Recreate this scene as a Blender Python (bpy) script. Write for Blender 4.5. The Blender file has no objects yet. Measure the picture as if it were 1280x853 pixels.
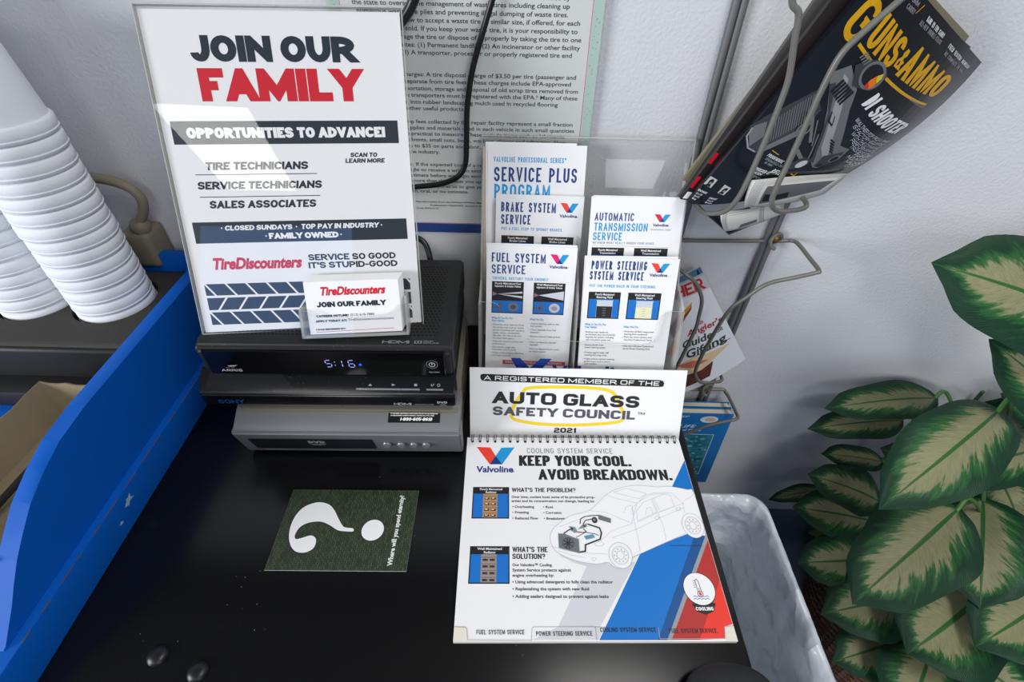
import bpy, bmesh, math, random
from mathutils import Vector, Matrix, noise
from mathutils.geometry import tessellate_polygon
random.seed(7)
SC = bpy.context.scene
COL = SC.collection
R = math.radians

# ------------------------------------------------------------------ camera
cam_d = bpy.data.cameras.new('camera'); cam = bpy.data.objects.new('camera', cam_d); COL.objects.link(cam)
cam_d.sensor_width = 36.0; cam_d.lens = 17.5558; cam_d.clip_start = 0.02
# camera axes in the world: right, up, back
rx = Vector((0.999711, 0.017799, 0.016145)); ux = Vector((-0.023917, 0.671617, 0.740512)); bx_ = Vector((0.002337, -0.740684, 0.671849))
cam.matrix_world = Matrix(((rx.x, ux.x, bx_.x, 0), (rx.y, ux.y, bx_.y, 0), (rx.z, ux.z, bx_.z, 0.5), (0, 0, 0, 1)))
SC.camera = cam

# ------------------------------------------------------------------ view, world, lights
vs = SC.view_settings
vs.view_transform = 'Standard'; vs.look = 'None'; vs.gamma = 1.0; vs.use_curve_mapping = False
vs.exposure = 0.0
SC.cycles.use_denoising = True
SC.cycles.max_bounces = 8; SC.cycles.transparent_max_bounces = 24
SC.cycles.caustics_reflective = False; SC.cycles.caustics_refractive = False
W = bpy.data.worlds.new('room'); SC.world = W; W.use_nodes = True
bg = W.node_tree.nodes['Background']; bg.inputs[0].default_value = (0.90, 0.95, 1.0, 1); bg.inputs[1].default_value = 0.155

def area(name, loc, target, sx, sy, power, color=(1, 1, 1)):
    l = bpy.data.lights.new(name, 'AREA'); l.shape = 'RECTANGLE'; l.size = sx; l.size_y = sy
    l.energy = power; l.color = color
    o = bpy.data.objects.new(name, l); COL.objects.link(o); o.location = loc
    d = Vector(target) - Vector(loc)
    o.rotation_euler = d.to_track_quat('-Z', 'Y').to_euler()
    return o
# fluorescent troffers in the ceiling, two added fills, and the shop-front windows behind the photographer
area('troffer_or_fill', (-1.35, -2.95, 1.95), (-1.35, -2.949, 0), .55, 1.3, 13, (1, .98, .95))
area('troffer_or_fill', (0.85, -0.35, 1.90), (0.85, -0.349, 0), .6, 1.25, 25, (1, .985, .96))
area('troffer_or_fill', (1.20, -2.95, 1.95), (1.20, -2.949, 0), 2.0, 1.25, 14, (1, .985, .96))  # broad fill added to lift the wall, not a known fixture
area('troffer_or_fill', (0.50, -2.95, 1.95), (0.50, -2.949, 0), .6, 1.25, 22, (1, .985, .96))  # fill light added to brighten the wall behind the plant
area('side_window', (-3.0, -1.6, .90), (0, .4, .2), 1.5, 1.2, 118, (.95, .98, 1.0))
area('shop_window', (-1.33, -4.0, 1.18), (-1.33, 0, 1.18), 1.34, 1.16, 9, (.2, .42, 1.0))
area('shop_window', (2.1, -4.0, 1.20), (2.1, 0, 1.20), 2.4, 1.12, 24, (.90, .95, 1.0))

# ------------------------------------------------------------------ materials
def s2l(c):
    c = c / 255.0
    return c / 12.92 if c <= 0.04045 else ((c + 0.055) / 1.055) ** 2.4
def rgb(r, g, b): return (s2l(r), s2l(g), s2l(b), 1.0)
MATS = {}
def mat(name, col=(200, 200, 200), rough=.5, spec=.5, metal=0, var=0.0, vscale=40, bump=0.0, bscale=200, coat=0.0, trans=0, emit=None, estr=0):
    if name in MATS: return MATS[name]
    m = bpy.data.materials.new(name); m.use_nodes = True; nt = m.node_tree; b = nt.nodes['Principled BSDF']
    c = rgb(*col)
    b.inputs['Base Color'].default_value = c; b.inputs['Roughness'].default_value = rough
    b.inputs['Specular IOR Level'].default_value = spec; b.inputs['Metallic'].default_value = metal
    b.inputs['Coat Weight'].default_value = coat
    if coat: b.inputs['Coat Roughness'].default_value = .08
    if emit: b.inputs['Emission Color'].default_value = rgb(*emit); b.inputs['Emission Strength'].default_value = estr
    tc = nt.nodes.new('ShaderNodeTexCoord')
    if var > 0:
        n = nt.nodes.new('ShaderNodeTexNoise'); n.inputs['Scale'].default_value = vscale; n.inputs['Detail'].default_value = 5
        nt.links.new(tc.outputs['Object'], n.inputs['Vector'])
        mx = nt.nodes.new('ShaderNodeMix'); mx.data_type = 'RGBA'
        mx.inputs['A'].default_value = tuple(v * (1 - var) for v in c[:3]) + (1,)
        mx.inputs['B'].default_value = tuple(min(1, v * (1 + var)) for v in c[:3]) + (1,)
        nt.links.new(n.outputs['Fac'], mx.inputs['Factor']); nt.links.new(mx.outputs['Result'], b.inputs['Base Color'])
    if bump > 0:
        n2 = nt.nodes.new('ShaderNodeTexNoise'); n2.inputs['Scale'].default_value = bscale; n2.inputs['Detail'].default_value = 3
        nt.links.new(tc.outputs['Object'], n2.inputs['Vector'])
        bp = nt.nodes.new('ShaderNodeBump'); bp.inputs['Strength'].default_value = bump; bp.inputs['Distance'].default_value = .002
        nt.links.new(n2.outputs['Fac'], bp.inputs['Height']); nt.links.new(bp.outputs['Normal'], b.inputs['Normal'])
    MATS[name] = m
    return m
def dusty(name, col, rough, spec=.5, scale=420, amount=.60, dust=(120, 120, 120)):
    """dark surface with fine specks of dust lying on it"""
    m = mat(name, col, rough, spec); nt = m.node_tree; b = nt.nodes['Principled BSDF']
    tc = nt.nodes.new('ShaderNodeTexCoord'); v = nt.nodes.new('ShaderNodeTexVoronoi'); v.inputs['Scale'].default_value = scale
    n = nt.nodes.new('ShaderNodeTexNoise'); n.inputs['Scale'].default_value = scale * .03; n.inputs['Detail'].default_value = 4
    nt.links.new(tc.outputs['Object'], v.inputs['Vector']); nt.links.new(tc.outputs['Object'], n.inputs['Vector'])
    lt = nt.nodes.new('ShaderNodeMath'); lt.operation = 'LESS_THAN'; lt.inputs[1].default_value = .16
    nt.links.new(v.outputs['Distance'], lt.inputs[0])
    sep = nt.nodes.new('ShaderNodeSeparateColor'); nt.links.new(v.outputs['Color'], sep.inputs['Color'])
    g = nt.nodes.new('ShaderNodeMath'); g.operation = 'MULTIPLY'; nt.links.new(sep.outputs['Red'], g.inputs[0]); nt.links.new(n.outputs['Fac'], g.inputs[1])
    gt = nt.nodes.new('ShaderNodeMath'); gt.operation = 'GREATER_THAN'; gt.inputs[1].default_value = amount; nt.links.new(g.outputs[0], gt.inputs[0])
    ml = nt.nodes.new('ShaderNodeMath'); ml.operation = 'MULTIPLY'; nt.links.new(lt.outputs[0], ml.inputs[0]); nt.links.new(gt.outputs[0], ml.inputs[1])
    mx = nt.nodes.new('ShaderNodeMix'); mx.data_type = 'RGBA'; mx.inputs['A'].default_value = rgb(*col); mx.inputs['B'].default_value = rgb(*dust)
    nt.links.new(ml.outputs[0], mx.inputs['Factor']); nt.links.new(mx.outputs['Result'], b.inputs['Base Color'])
    return m
def clear(name, tint=(1, 1, 1), gloss=.02, base=.02, ior=1.45, haze=0.0):
    """thin clear plastic: lets light through, mirrors by Fresnel"""
    if name in MATS: return MATS[name]
    m = bpy.data.materials.new(name); m.use_nodes = True; nt = m.node_tree; nt.nodes.clear()
    o = nt.nodes.new('ShaderNodeOutputMaterial'); tr = nt.nodes.new('ShaderNodeBsdfTransparent'); tr.inputs[0].default_value = (*tint, 1)
    gl = nt.nodes.new('ShaderNodeBsdfGlossy'); gl.inputs['Roughness'].default_value = gloss
    fr = nt.nodes.new('ShaderNodeFresnel'); ge = nt.nodes.new('ShaderNodeNewGeometry'); mr = nt.nodes.new('ShaderNodeMapRange')
    mr.inputs[3].default_value = ior; mr.inputs[4].default_value = 1 / ior   # same mirror strength on both faces of the thin sheet
    nt.links.new(ge.outputs['Backfacing'], mr.inputs[0]); nt.links.new(mr.outputs[0], fr.inputs['IOR'])
    mx = nt.nodes.new('ShaderNodeMixShader'); nt.links.new(fr.outputs[0], mx.inputs[0]); nt.links.new(tr.outputs[0], mx.inputs[1]); nt.links.new(gl.outputs[0], mx.inputs[2])
    if haze > 0:
        df = nt.nodes.new('ShaderNodeBsdfDiffuse'); df.inputs[0].default_value = (.75, .76, .74, 1)
        m2 = nt.nodes.new('ShaderNodeMixShader'); m2.inputs[0].default_value = haze
        nt.links.new(mx.outputs[0], m2.inputs[1]); nt.links.new(df.outputs[0], m2.inputs[2]); nt.links.new(m2.outputs[0], o.inputs[0])
    else: nt.links.new(mx.outputs[0], o.inputs[0])
    MATS[name] = m
    return m
def ink(name, col=(128, 128, 128), rough=.42): return mat('ink_' + name, col, rough, .4)

PAPER = mat('paper_white', (236, 236, 238), .45, .4, var=.015, vscale=60)
PAPER2 = mat('paper_cream', (226, 220, 205), .6, .3, var=.03)
NAVY = ink('navy', (24, 38, 50)); RED = ink('red', (205, 12, 40)); WHITE = ink('white', (238, 238, 240)); BLACK = ink('black', (30, 28, 30))
VBLUE = ink('valve_blue', (28, 62, 128)); CYAN = ink('cyan', (22, 150, 212)); ORED = ink('orange_red', (236, 64, 44)); GREY = ink('grey', (92, 92, 96))
LGREY = ink('light_grey', (150, 152, 156)); PBLUE = ink('photo_blue', (16, 110, 196)); YEL = ink('yellow', (240, 208, 28)); MAGENTA = ink('magenta', (226, 30, 110))
DINK = ink('deep_blue', (10, 48, 128)); LINE = ink('outline', (168, 170, 176)); TXT = ink('text', (58, 58, 64)); FAINT = ink('faint', (206, 207, 212))
ACR = clear('clear_acrylic', (.990, .990, .988), .015)
ACR_E = clear('acrylic_edge', (.80, .80, .77), .12, haze=.42)
BLK_GLOSS = mat('gloss_black_plastic', (10, 10, 12), .12, .5)

# ------------------------------------------------------------------ object helpers
def link(name, me, parent=None, mats=()):
    o = bpy.data.objects.new(name, me); COL.objects.link(o)
    for m in mats: me.materials.append(m)
    if parent is not None: o.parent = parent
    return o
def tag(o, label, cat, group=None, kind=None):
    if kind: o['kind'] = kind
    if label: o['label'] = label
    if cat: o['category'] = cat
    if group: o['group'] = group
    return o
def struct(o): o['kind'] = 'structure'; return o
def empty(name, loc=(0, 0, 0), M=None):
    o = bpy.data.objects.new(name, None); COL.objects.link(o); o.empty_display_size = .02
    if M is not None: o.matrix_world = M
    else: o.location = loc
    return o
def fromfaces(name, V, F, mats, parent=None, mi=None, smooth=False):
    me = bpy.data.meshes.new(name); me.from_pydata([tuple(v) for v in V], [], F)
    if mi: me.polygons.foreach_set('material_index', mi)
    if smooth: me.polygons.foreach_set('use_smooth', [True] * len(me.polygons))
    me.update()
    if not isinstance(mats, (list, tuple)): mats = [mats]
    return link(name, me, parent, mats)
def frombm(name, bm, mats, parent=None, smooth=False):
    bmesh.ops.recalc_face_normals(bm, faces=bm.faces)
    me = bpy.data.meshes.new(name); bm.to_mesh(me); bm.free()
    if smooth:
        me.polygons.foreach_set('use_smooth', [True] * len(me.polygons))
        try: me.set_sharp_from_angle(angle=R(38))
        except Exception: pass
    if not isinstance(mats, (list, tuple)): mats = [mats]
    return link(name, me, parent, mats)
def bm_box(bm, a, b, bevel=0, seg=2):
    r = bmesh.ops.create_cube(bm, size=1); vs_ = r['verts']
    for v in vs_:
        v.co = Vector([(a[i] + b[i]) / 2 + v.co[i] * (b[i] - a[i]) for i in range(3)])
    if bevel > 0:
        es = list({e for v in vs_ for e in v.link_edges})
        bmesh.ops.bevel(bm, geom=es, offset=bevel, segments=seg, profile=.6, affect='EDGES')
def box(name, a, b, m, parent=None, bevel=0, seg=2, smooth=None):
    bm = bmesh.new(); bm_box(bm, a, b, bevel, seg)
    return frombm(name, bm, m, parent, smooth=bevel > 0 if smooth is None else smooth)
def prism(name, prof, x0, x1, m, parent=None, axis='x', bevel=0, seg=2):
    """profile (a,b) swept along an axis: x -> (x,a,b); z -> (a,b,z)"""
    bm = bmesh.new()
    f = (lambda t, p: (t, p[0], p[1])) if axis == 'x' else ((lambda t, p: (p[0], p[1], t)) if axis == 'z' else (lambda t, p: (p[0], t, p[1])))
    A = [bm.verts.new(f(x0, p)) for p in prof]; B = [bm.verts.new(f(x1, p)) for p in prof]; n = len(prof)
    bm.faces.new(A); bm.faces.new(B[::-1])
    for i in range(n): bm.faces.new((A[i], B[i], B[(i + 1) % n], A[(i + 1) % n]))
    if bevel > 0: bmesh.ops.bevel(bm, geom=list(bm.edges), offset=bevel, segments=seg, affect='EDGES', clamp_overlap=True)
    return frombm(name, bm, m, parent, smooth=bevel > 0)
def catmull(P, n=8):
    P = [Vector(p) for p in P]; out = []
    for i in range(len(P) - 1):
        p0 = P[max(i - 1, 0)]; p1 = P[i]; p2 = P[i + 1]; p3 = P[min(i + 2, len(P) - 1)]
        for k in range(n):
            t = k / n; t2 = t * t; t3 = t2 * t
            out.append(.5 * ((2 * p1) + (-p0 + p2) * t + (2 * p0 - 5 * p1 + 4 * p2 - p3) * t2 + (-p0 + 3 * p1 - 3 * p2 + p3) * t3))
    out.append(P[-1]); return out
def bm_tube(bm, P, r, n=10, caps=True):
    P = [Vector(p) for p in P]; rings = []; up = None
    rr = r if isinstance(r, (list, tuple)) else [r] * len(P)
    for i, p in enumerate(P):
        d = (P[min(i + 1, len(P) - 1)] - P[max(i - 1, 0)]).normalized()
        if up is None: up = Vector((0, 0, 1)) if abs(d.z) < .9 else Vector((1, 0, 0))
        s = d.cross(up)
        if s.length < 1e-6: s = d.cross(Vector((1, .1, 0)))
        s.normalize(); up = s.cross(d).normalized()
        rings.append([bm.verts.new(p + (s * math.cos(2 * math.pi * k / n) + up * math.sin(2 * math.pi * k / n)) * rr[i]) for k in range(n)])
    for a, b in zip(rings, rings[1:]):
        for k in range(n): bm.faces.new((a[k], a[(k + 1) % n], b[(k + 1) % n], b[k]))
    if caps: bm.faces.new(rings[0][::-1]); bm.faces.new(rings[-1])
def tube(name, P, r, m, parent=None, n=10, smooth_path=6):
    bm = bmesh.new(); bm_tube(bm, catmull(P, smooth_path) if smooth_path else P, r, n)
    return frombm(name, bm, m, parent, smooth=True)
def bm_lathe(bm, prof, c=(0, 0, 0), n=48, close=False):
    rings = []
    for r, z in prof:
        rings.append([bm.verts.new((c[0] + r * math.cos(2 * math.pi * k / n), c[1] + r * math.sin(2 * math.pi * k / n), c[2] + z)) for k in range(n)])
    for a, b in zip(rings, rings[1:]):
        for k in range(n): bm.faces.new((a[k], a[(k + 1) % n], b[(k + 1) % n], b[k]))
    bm.faces.new(rings[0][::-1]); bm.faces.new(rings[-1])
def lathe(name, prof, m, parent=None, c=(0, 0, 0), n=48):
    bm = bmesh.new(); bm_lathe(bm, prof, c, n)
    return frombm(name, bm, m, parent, smooth=True)

# ------------------------------------------------------------------ lettering
GL = {
 'A': (1.05, [[(0,0),(.5,1),(1,0)], [(.17,.3),(.83,.3)]]),
 'B': (1, [[(0,0),(0,1)], [(0,1),(.96,1,'r'),(.96,.53,'r'),(0,.53)], [(0,.53),(1,.53,'r'),(1,0,'r'),(0,0)]]),
 'C': (1, [[(1,.74),(1,1,'r'),(0,1,'r'),(0,0,'r'),(1,0,'r'),(1,.26)]]),
 'D': (1.02, [[(0,0),(0,1)], [(0,1),(1,1,'r'),(1,0,'r'),(0,0)]]),
 'E': (.86, [[(1,1),(0,1),(0,0),(1,0)], [(0,.5),(.92,.5)]]),
 'F': (.84, [[(1,1),(0,1),(0,0)], [(0,.47),(.9,.47)]]),
 'G': (1.03, [[(1,.76),(1,1,'r'),(0,1,'r'),(0,0,'r'),(1,0,'r'),(1,.47),(.55,.47)]]),
 'H': (1.02, [[(0,0),(0,1)], [(1,0),(1,1)], [(0,.5),(1,.5)]]),
 'I': (0, [[(.5,0),(.5,1)]]),
 'J': (.82, [[(1,1),(1,0,'r'),(0,0,'r'),(0,.28)]]),
 'K': (1.02, [[(0,0),(0,1)], [(1,1),(.1,.42)], [(.38,.6),(1,0)]]),
 'L': (.82, [[(0,1),(0,0),(1,0)]]),
 'M': (1.3, [[(0,0),(0,1),(.5,.12),(1,1),(1,0)]]),
 'N': (1.05, [[(0,0),(0,1),(1,0),(1,1)]]),
 'O': (1.06, [[(.5,1),(1,1,'r'),(1,0,'r'),(0,0,'r'),(0,1,'r'),(.5,1)]]),
 'P': (.96, [[(0,0),(0,1)], [(0,1),(1,1,'r'),(1,.42,'r'),(0,.42)]]),
 'Q': (1.06, [[(.5,1),(1,1,'r'),(1,0,'r'),(0,0,'r'),(0,1,'r'),(.5,1)], [(.6,.3),(1,0)]]),
 'R': (1, [[(0,0),(0,1)], [(0,1),(.97,1,'r'),(.97,.45,'r'),(0,.45)], [(.5,.45),(1,0)]]),
 'S': (.97, [[(.97,.74),(.97,1,'r'),(0,1,'r'),(0,.5,'r'),(1,.5,'r'),(1,0,'r'),(0,0,'r'),(0,.26)]]),
 'T': (.92, [[(0,1),(1,1)], [(.5,0),(.5,1)]]),
 'U': (1.02, [[(0,1),(0,0,'r'),(1,0,'r'),(1,1)]]),
 'V': (1.05, [[(0,1),(.5,0),(1,1)]]),
 'W': (1.5, [[(0,1),(.25,0),(.5,1),(.75,0),(1,1)]]),
 'X': (1, [[(0,1),(1,0)], [(0,0),(1,1)]]),
 'Y': (1.0, [[(0,1),(.5,.44),(1,1)], [(.5,.46),(.5,0)]]),
 'Z': (.95, [[(0,1),(1,1),(0,0),(1,0)]]),
 '0': (.95, [[(.5,1),(1,1,'r'),(1,0,'r'),(0,0,'r'),(0,1,'r'),(.5,1)]]),
 '1': (.45, [[(0,.78),(1,1),(1,0)]]),
 '2': (.92, [[(0,.74),(0,1,'r'),(1,1,'r'),(1,.5,'r'),(0,.5,'r'),(0,0),(1,0)]]),
 '5': (.92, [[(1,1),(0,1),(0,.56),(1,.56,'r'),(1,0,'r'),(0,0,'r'),(0,.22)]]),
 '6': (.95, [[(1,.78),(1,1,'r'),(0,1,'r'),(0,0,'r'),(1,0,'r'),(1,.55,'r'),(0,.55)]]),
 '8': (.95, [[(.5,1),(1,1,'r'),(1,.5,'r'),(0,.5,'r'),(0,1,'r'),(.5,1)], [(.5,.5),(1,.5,'r'),(1,0,'r'),(0,0,'r'),(0,.5,'r'),(.5,.5)]]),
 '3': (.92, [[(0,.76),(0,1,'r'),(1,1,'r'),(1,.52,'r'),(.4,.52)], [(.4,.52),(1,.52,'r'),(1,0,'r'),(0,0,'r'),(0,.24)]]),
 '4': (.98, [[(.72,0),(.72,1),(0,.3),(1,.3)]]), '7': (.9, [[(0,1),(1,1),(.3,0)]]),
 '9': (.95, [[(0,.22),(0,0,'r'),(1,0,'r'),(1,1,'r'),(0,1,'r'),(0,.45,'r'),(1,.45)]]),
 '-': (.5, [[(0,.42),(1,.42)]]),
 '.': (0, [[(.5,0),(.5,.02)]]), "'": (0, [[(.5,.72),(.5,1)]]), '!': (0, [[(.5,.36),(.5,1)], [(.5,0),(.5,.02)]]),
 '·': (0, [[(.5,.42),(.5,.48)]]), ':': (0, [[(.5,.1),(.5,.14)], [(.5,.7),(.5,.74)]]), '"': (.28, [[(0,.72),(0,1)], [(1,.72),(1,1)]]),
 '?': (.9, [[(0,.74),(0,1,'r'),(1,1,'r'),(1,.5,'r'),(.5,.42),(.5,.3)], [(.5,0),(.5,.02)]]),
 '&': (1.05, [[(1,0),(.2,.78),(.35,1),(.6,1),(.7,.8),(0,.3),(.1,0),(.6,0),(1,.45)]]),
 '™': (.8, [[(0,1),(.4,1)], [(.2,.65),(.2,1)], [(.55,.65),(.55,1),(.78,.8),(1,1),(1,.65)]]),
 '(': (.2, [[(1,1.05),(0,.7),(0,.3),(1,-.05)]]), ')': (.2, [[(0,1.05),(1,.7),(1,.3),(0,-.05)]]), ',': (0, [[(.5,-.1),(.5,.02)]]), '/': (.5, [[(0,0),(1,1)]]),
}
def clip_half(poly, f):
    out = []
    for i in range(len(poly)):
        a = poly[i]; b = poly[(i + 1) % len(poly)]; fa = f(a); fb = f(b)
        if fa >= 0: out.append(a)
        if (fa >= 0) != (fb >= 0):
            t = fa / (fa - fb); out.append((a[0] + (b[0] - a[0]) * t, a[1] + (b[1] - a[1]) * t))
    return out
def ribbon(pts, t, closed=False):
    n = len(pts); out = []
    if n < 2: return out
    h = t / 2; dirs = []
    for i in range(n - 1):
        dx = pts[i + 1][0] - pts[i][0]; dy = pts[i + 1][1] - pts[i][1]; L = math.hypot(dx, dy) or 1e-9
        dirs.append((dx / L, dy / L))
    closed = closed or (abs(pts[0][0] - pts[-1][0]) < 1e-7 and abs(pts[0][1] - pts[-1][1]) < 1e-7)
    offs = []
    for i in range(n):
        a = dirs[i - 1] if i > 0 else (dirs[-1] if closed else dirs[0])
        b = dirs[i] if i < n - 1 else (dirs[0] if closed else dirs[-1])
        nx, ny = -(a[1] + b[1]), a[0] + b[0]; L = math.hypot(nx, ny)
        if L < 1e-6: nx, ny, L = -b[1], b[0], 1
        nx /= L; ny /= L; c = max(.24, nx * -b[1] + ny * b[0])
        offs.append((nx * h / c, ny * h / c))
    for i in range(n - 1):
        p, q = pts[i], pts[i + 1]; a, b = offs[i], offs[i + 1]
        out.append([(p[0] + a[0], p[1] + a[1]), (p[0] - a[0], p[1] - a[1]), (q[0] - b[0], q[1] - b[1]), (q[0] + b[0], q[1] + b[1])])
    return out
def rounded(path, Rr, seg=5):
    out = []
    for i, p in enumerate(path):
        if p[2] and 0 < i < len(path) - 1:
            a = Vector(path[i - 1][:2]); c = Vector(p[:2]); b = Vector(path[i + 1][:2])
            la = (a - c).length * (.5 if path[i - 1][2] else .999); lb = (b - c).length * (.5 if path[i + 1][2] else .999)
            ra = min(Rr, la); rb = min(Rr, lb)
            u = (a - c).normalized() * ra; v = (b - c).normalized() * rb
            for k in range(seg + 1):
                th = k / seg * math.pi / 2
                q = c + u * (1 - math.sin(th)) + v * (1 - math.cos(th)); out.append((q.x, q.y))
        else: out.append((p[0], p[1]))
    res = [out[0]]
    for q in out[1:]:
        if math.hypot(q[0] - res[-1][0], q[1] - res[-1][1]) > 1e-5: res.append(q)
    return res
def stroke_text(s, Wd, H, t=.2, Rr=.5, gap=.14, con=1.0, space=.32):
    """lettering of uniform strokes, cap height H, set to width Wd"""
    tt = t * H; Hs = H / con; tot = 0; fix = 0
    for i, ch in enumerate(s):
        if ch == ' ': fix += (space + gap * 1.8) * H
        else:
            w = GL[ch][0]
            if w == 0: fix += tt
            else: tot += w
        if i < len(s) - 1: fix += gap * H * (0 if ch == ' ' or s[i + 1] == ' ' else 1)
    w1 = max((Wd - fix) / max(tot, .01), tt * 1.3) if tot else 0
    x = 0; polys = []
    for i, ch in enumerate(s):
        if ch == ' ': x += (space + gap * 1.8) * H; continue
        gw, strokes = GL[ch]; w = gw * w1 if gw else tt
        mp = lambda p: (x + tt / 2 + p[0] * (w - tt) if gw else x + tt / 2, tt / 2 + p[1] * (Hs - tt))
        for st in strokes:
            path = [(*mp(p), len(p) > 2) for p in st]
            pts = rounded(path, Rr * H)
            closed = st[0] == st[-1]
            if not closed:
                for e, nb, raw, rn in ((0, 1, st[0], st[1]), (-1, -2, st[-1], st[-2])):
                    d = Vector(pts[e]) - Vector(pts[nb])
                    if d.length < 1e-9: continue
                    d.normalize(); ext = 0
                    if abs(raw[1] - rn[1]) < 1e-6: ext = tt / 2 if raw[0] in (0, 1) else 0
                    elif raw[1] in (0, 1): ext = tt * 1.2
                    elif gw == 0: ext = tt * .45
                    pts[e] = (pts[e][0] + d.x * ext, pts[e][1] + d.y * ext)
            lo, hi = (-Hs * .2, Hs * 1.1) if ch in '(),' else (0, Hs)
            for q in ribbon(pts, tt, closed):
                q = clip_half(q, lambda p: p[1] - lo); q = clip_half(q, lambda p: hi - p[1]) if len(q) > 2 else q
                if len(q) > 2: polys.append([(a, b * con) for a, b in q])
        x += w + gap * H * (0 if i + 1 < len(s) and s[i + 1] == ' ' else 1)
    return polys
_fc = bpy.data.curves.new('glyphs', 'FONT'); _fo = bpy.data.objects.new('glyphs', _fc); COL.objects.link(_fo)
_fc.resolution_u = 3; _G = {}
def _eval(body, off):
    _fc.body = body; _fc.offset = off; bpy.context.view_layer.update()
    ev = _fo.evaluated_get(bpy.context.evaluated_depsgraph_get()); me = ev.to_mesh()
    V = [(v.co.x, v.co.y) for v in me.vertices]; F = [[V[i] for i in p.vertices] for p in me.polygons]
    ev.to_mesh_clear(); return V, F
_dot = max(v[0] for v in _eval('.', 0)[0]); _cap = max(v[1] for v in _eval('H', 0)[0])
def glyph(ch, off):
    k = (ch, off)
    if k not in _G:
        if ch == ' ': V, F = [], []
        else: V, F = _eval(ch, off)
        _G[k] = (F, max(v[0] for v in _eval(ch + '.', 0)[0]) - _dot)
    return _G[k]
def font_text(s, Wd, H, off=0.0, shear=0.0, sx=1.0):
    sc = H / _cap; x = 0; polys = []
    for ch in s:
        F, adv = glyph(ch, off)
        for f in F: polys.append([(x + p[0] + shear * p[1], p[1]) for p in f])
        x += adv
    k = (Wd / x) if Wd else sc * sx
    return [[(p[0] * k, p[1] * sc) for p in f] for f in polys]
STY = {'H': ('s', .34, .5, .03, .82, 0), 'HI': ('s', .29, .45, .06, .80, .18), 'M': ('s', .27, .5, .08, .82, 0), 'D': ('s', .15, .26, .14, .95, 0), 'DL': ('s', .15, .3, .16, 1, 0),
       'C': ('s', .275, .22, .06, .70, 0), 'C2': ('s', .22, .25, .09, .76, 0), 'E': ('s', .20, .26, .30, .86, 0), 'EB': ('s', .34, .27, .13, .70, 0), 'S2': ('s', .20, .3, .06, .92, .12), 'T': ('s', .19, .3, .05, .86, 0), 'W': ('s', .10, .3, .2, 1, 0),
       'TD': ('f', .045, .30), 'VL': ('f', .03, 0), 'R': ('f', .004, 0), 'RB': ('f', .022, 0), 'SL': ('f', .0, .25)}

class Sheet:
    """flat print: polygons in millimetres, sorted by part; z counts ink layers"""
    def __init__(s): s.d = {}
    def add(s, part, m, z, polys): s.d.setdefault(part, []).append((m, z, polys))
    def poly(s, pts, m, z=1, part=''): s.add(part, m, z, [list(pts)])
    def rect(s, x0, y0, x1, y1, m, z=1, part=''): s.poly([(x0, y0), (x1, y0), (x1, y1), (x0, y1)], m, z, part)
    def line(s, pts, w, m, z=1, part=''): s.add(part, m, z, ribbon(list(pts), w))
    def disc(s, cx, cy, r, m, z=1, part='', n=28, ry=None):
        s.poly([(cx + r * math.cos(2 * math.pi * k / n), cy + (ry or r) * math.sin(2 * math.pi * k / n)) for k in range(n)], m, z, part)
    def ring(s, cx, cy, r, w, m, z=1, part='', n=32, ry=None):
        s.line([(cx + r * math.cos(2 * math.pi * k / n), cy + (ry or r) * math.sin(2 * math.pi * k / n)) for k in range(n + 1)], w, m, z, part)
    def text(s, t, x, y, Wd, H, style, m, z=2, part='', ang=0):
        st = STY[style]
        if st[0] == 's':
            P = stroke_text(t, Wd - (st[5] * H if st[5] else 0), H, st[1], st[2], st[3], st[4])
            if st[5]: P = [[(a + st[5] * b, b) for a, b in q] for q in P]
        else: P = font_text(t, Wd, H, st[1], st[2])
        c, n = math.cos(R(ang)), math.sin(R(ang))
        s.add(part, m, z, [[(x + a * c - b * n, y + a * n + b * c) for a, b in q] for q in P])
def mesh_print(name, items, fmap, parent, extra=None, grid=None):
    """items [(mat, z, polys)] -> one mesh; fmap(x_mm, y_mm, z_layers) -> point"""
    V, F, MI, mats = [], [], [], []
    if extra: V, F, MI, mats = extra
    for m, z, polys in items:
        if m not in mats: mats.append(m)
        k = mats.index(m)
        for qi, q in enumerate(polys):
            qs = [q]
            if len(q) > 4 or grid:
                tri = tessellate_polygon([[Vector((a, b, 0)) for a, b in q]]); qs = [[q[i] for i in t] for t in tri]
            if grid:
                gx, gy = grid; res = []
                for t in qs:
                    x0 = math.floor(min(p[0] for p in t) / gx); x1 = math.ceil(max(p[0] for p in t) / gx)
                    y0 = math.floor(min(p[1] for p in t) / gy); y1 = math.ceil(max(p[1] for p in t) / gy)
                    for i in range(x0, x1):
                        c1 = clip_half(t, lambda p: p[0] - i * gx)
                        c1 = clip_half(c1, lambda p: (i + 1) * gx - p[0]) if len(c1) > 2 else c1
                        if len(c1) < 3: continue
                        for j in range(y0, y1):
                            c2 = clip_half(c1, lambda p: p[1] - j * gy)
                            c2 = clip_half(c2, lambda p: (j + 1) * gy - p[1]) if len(c2) > 2 else c2
                            if len(c2) > 2: res.append(c2)
                qs = res
            for t in qs:
                ar = sum(t[i][0] * t[(i + 1) % len(t)][1] - t[(i + 1) % len(t)][0] * t[i][1] for i in range(len(t)))
                if abs(ar) < 1e-7: continue
                if ar < 0: t = t[::-1]
                b0 = len(V); V += [fmap(p[0], p[1], z + (qi % 9) * .09) for p in t]; F.append(list(range(b0, b0 + len(t)))); MI.append(k)
    return fromfaces(name, V, F, mats, parent, MI)
LAY = .00007
def flat(x, y, z): return (x / 1000, y / 1000, z * LAY)
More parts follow.
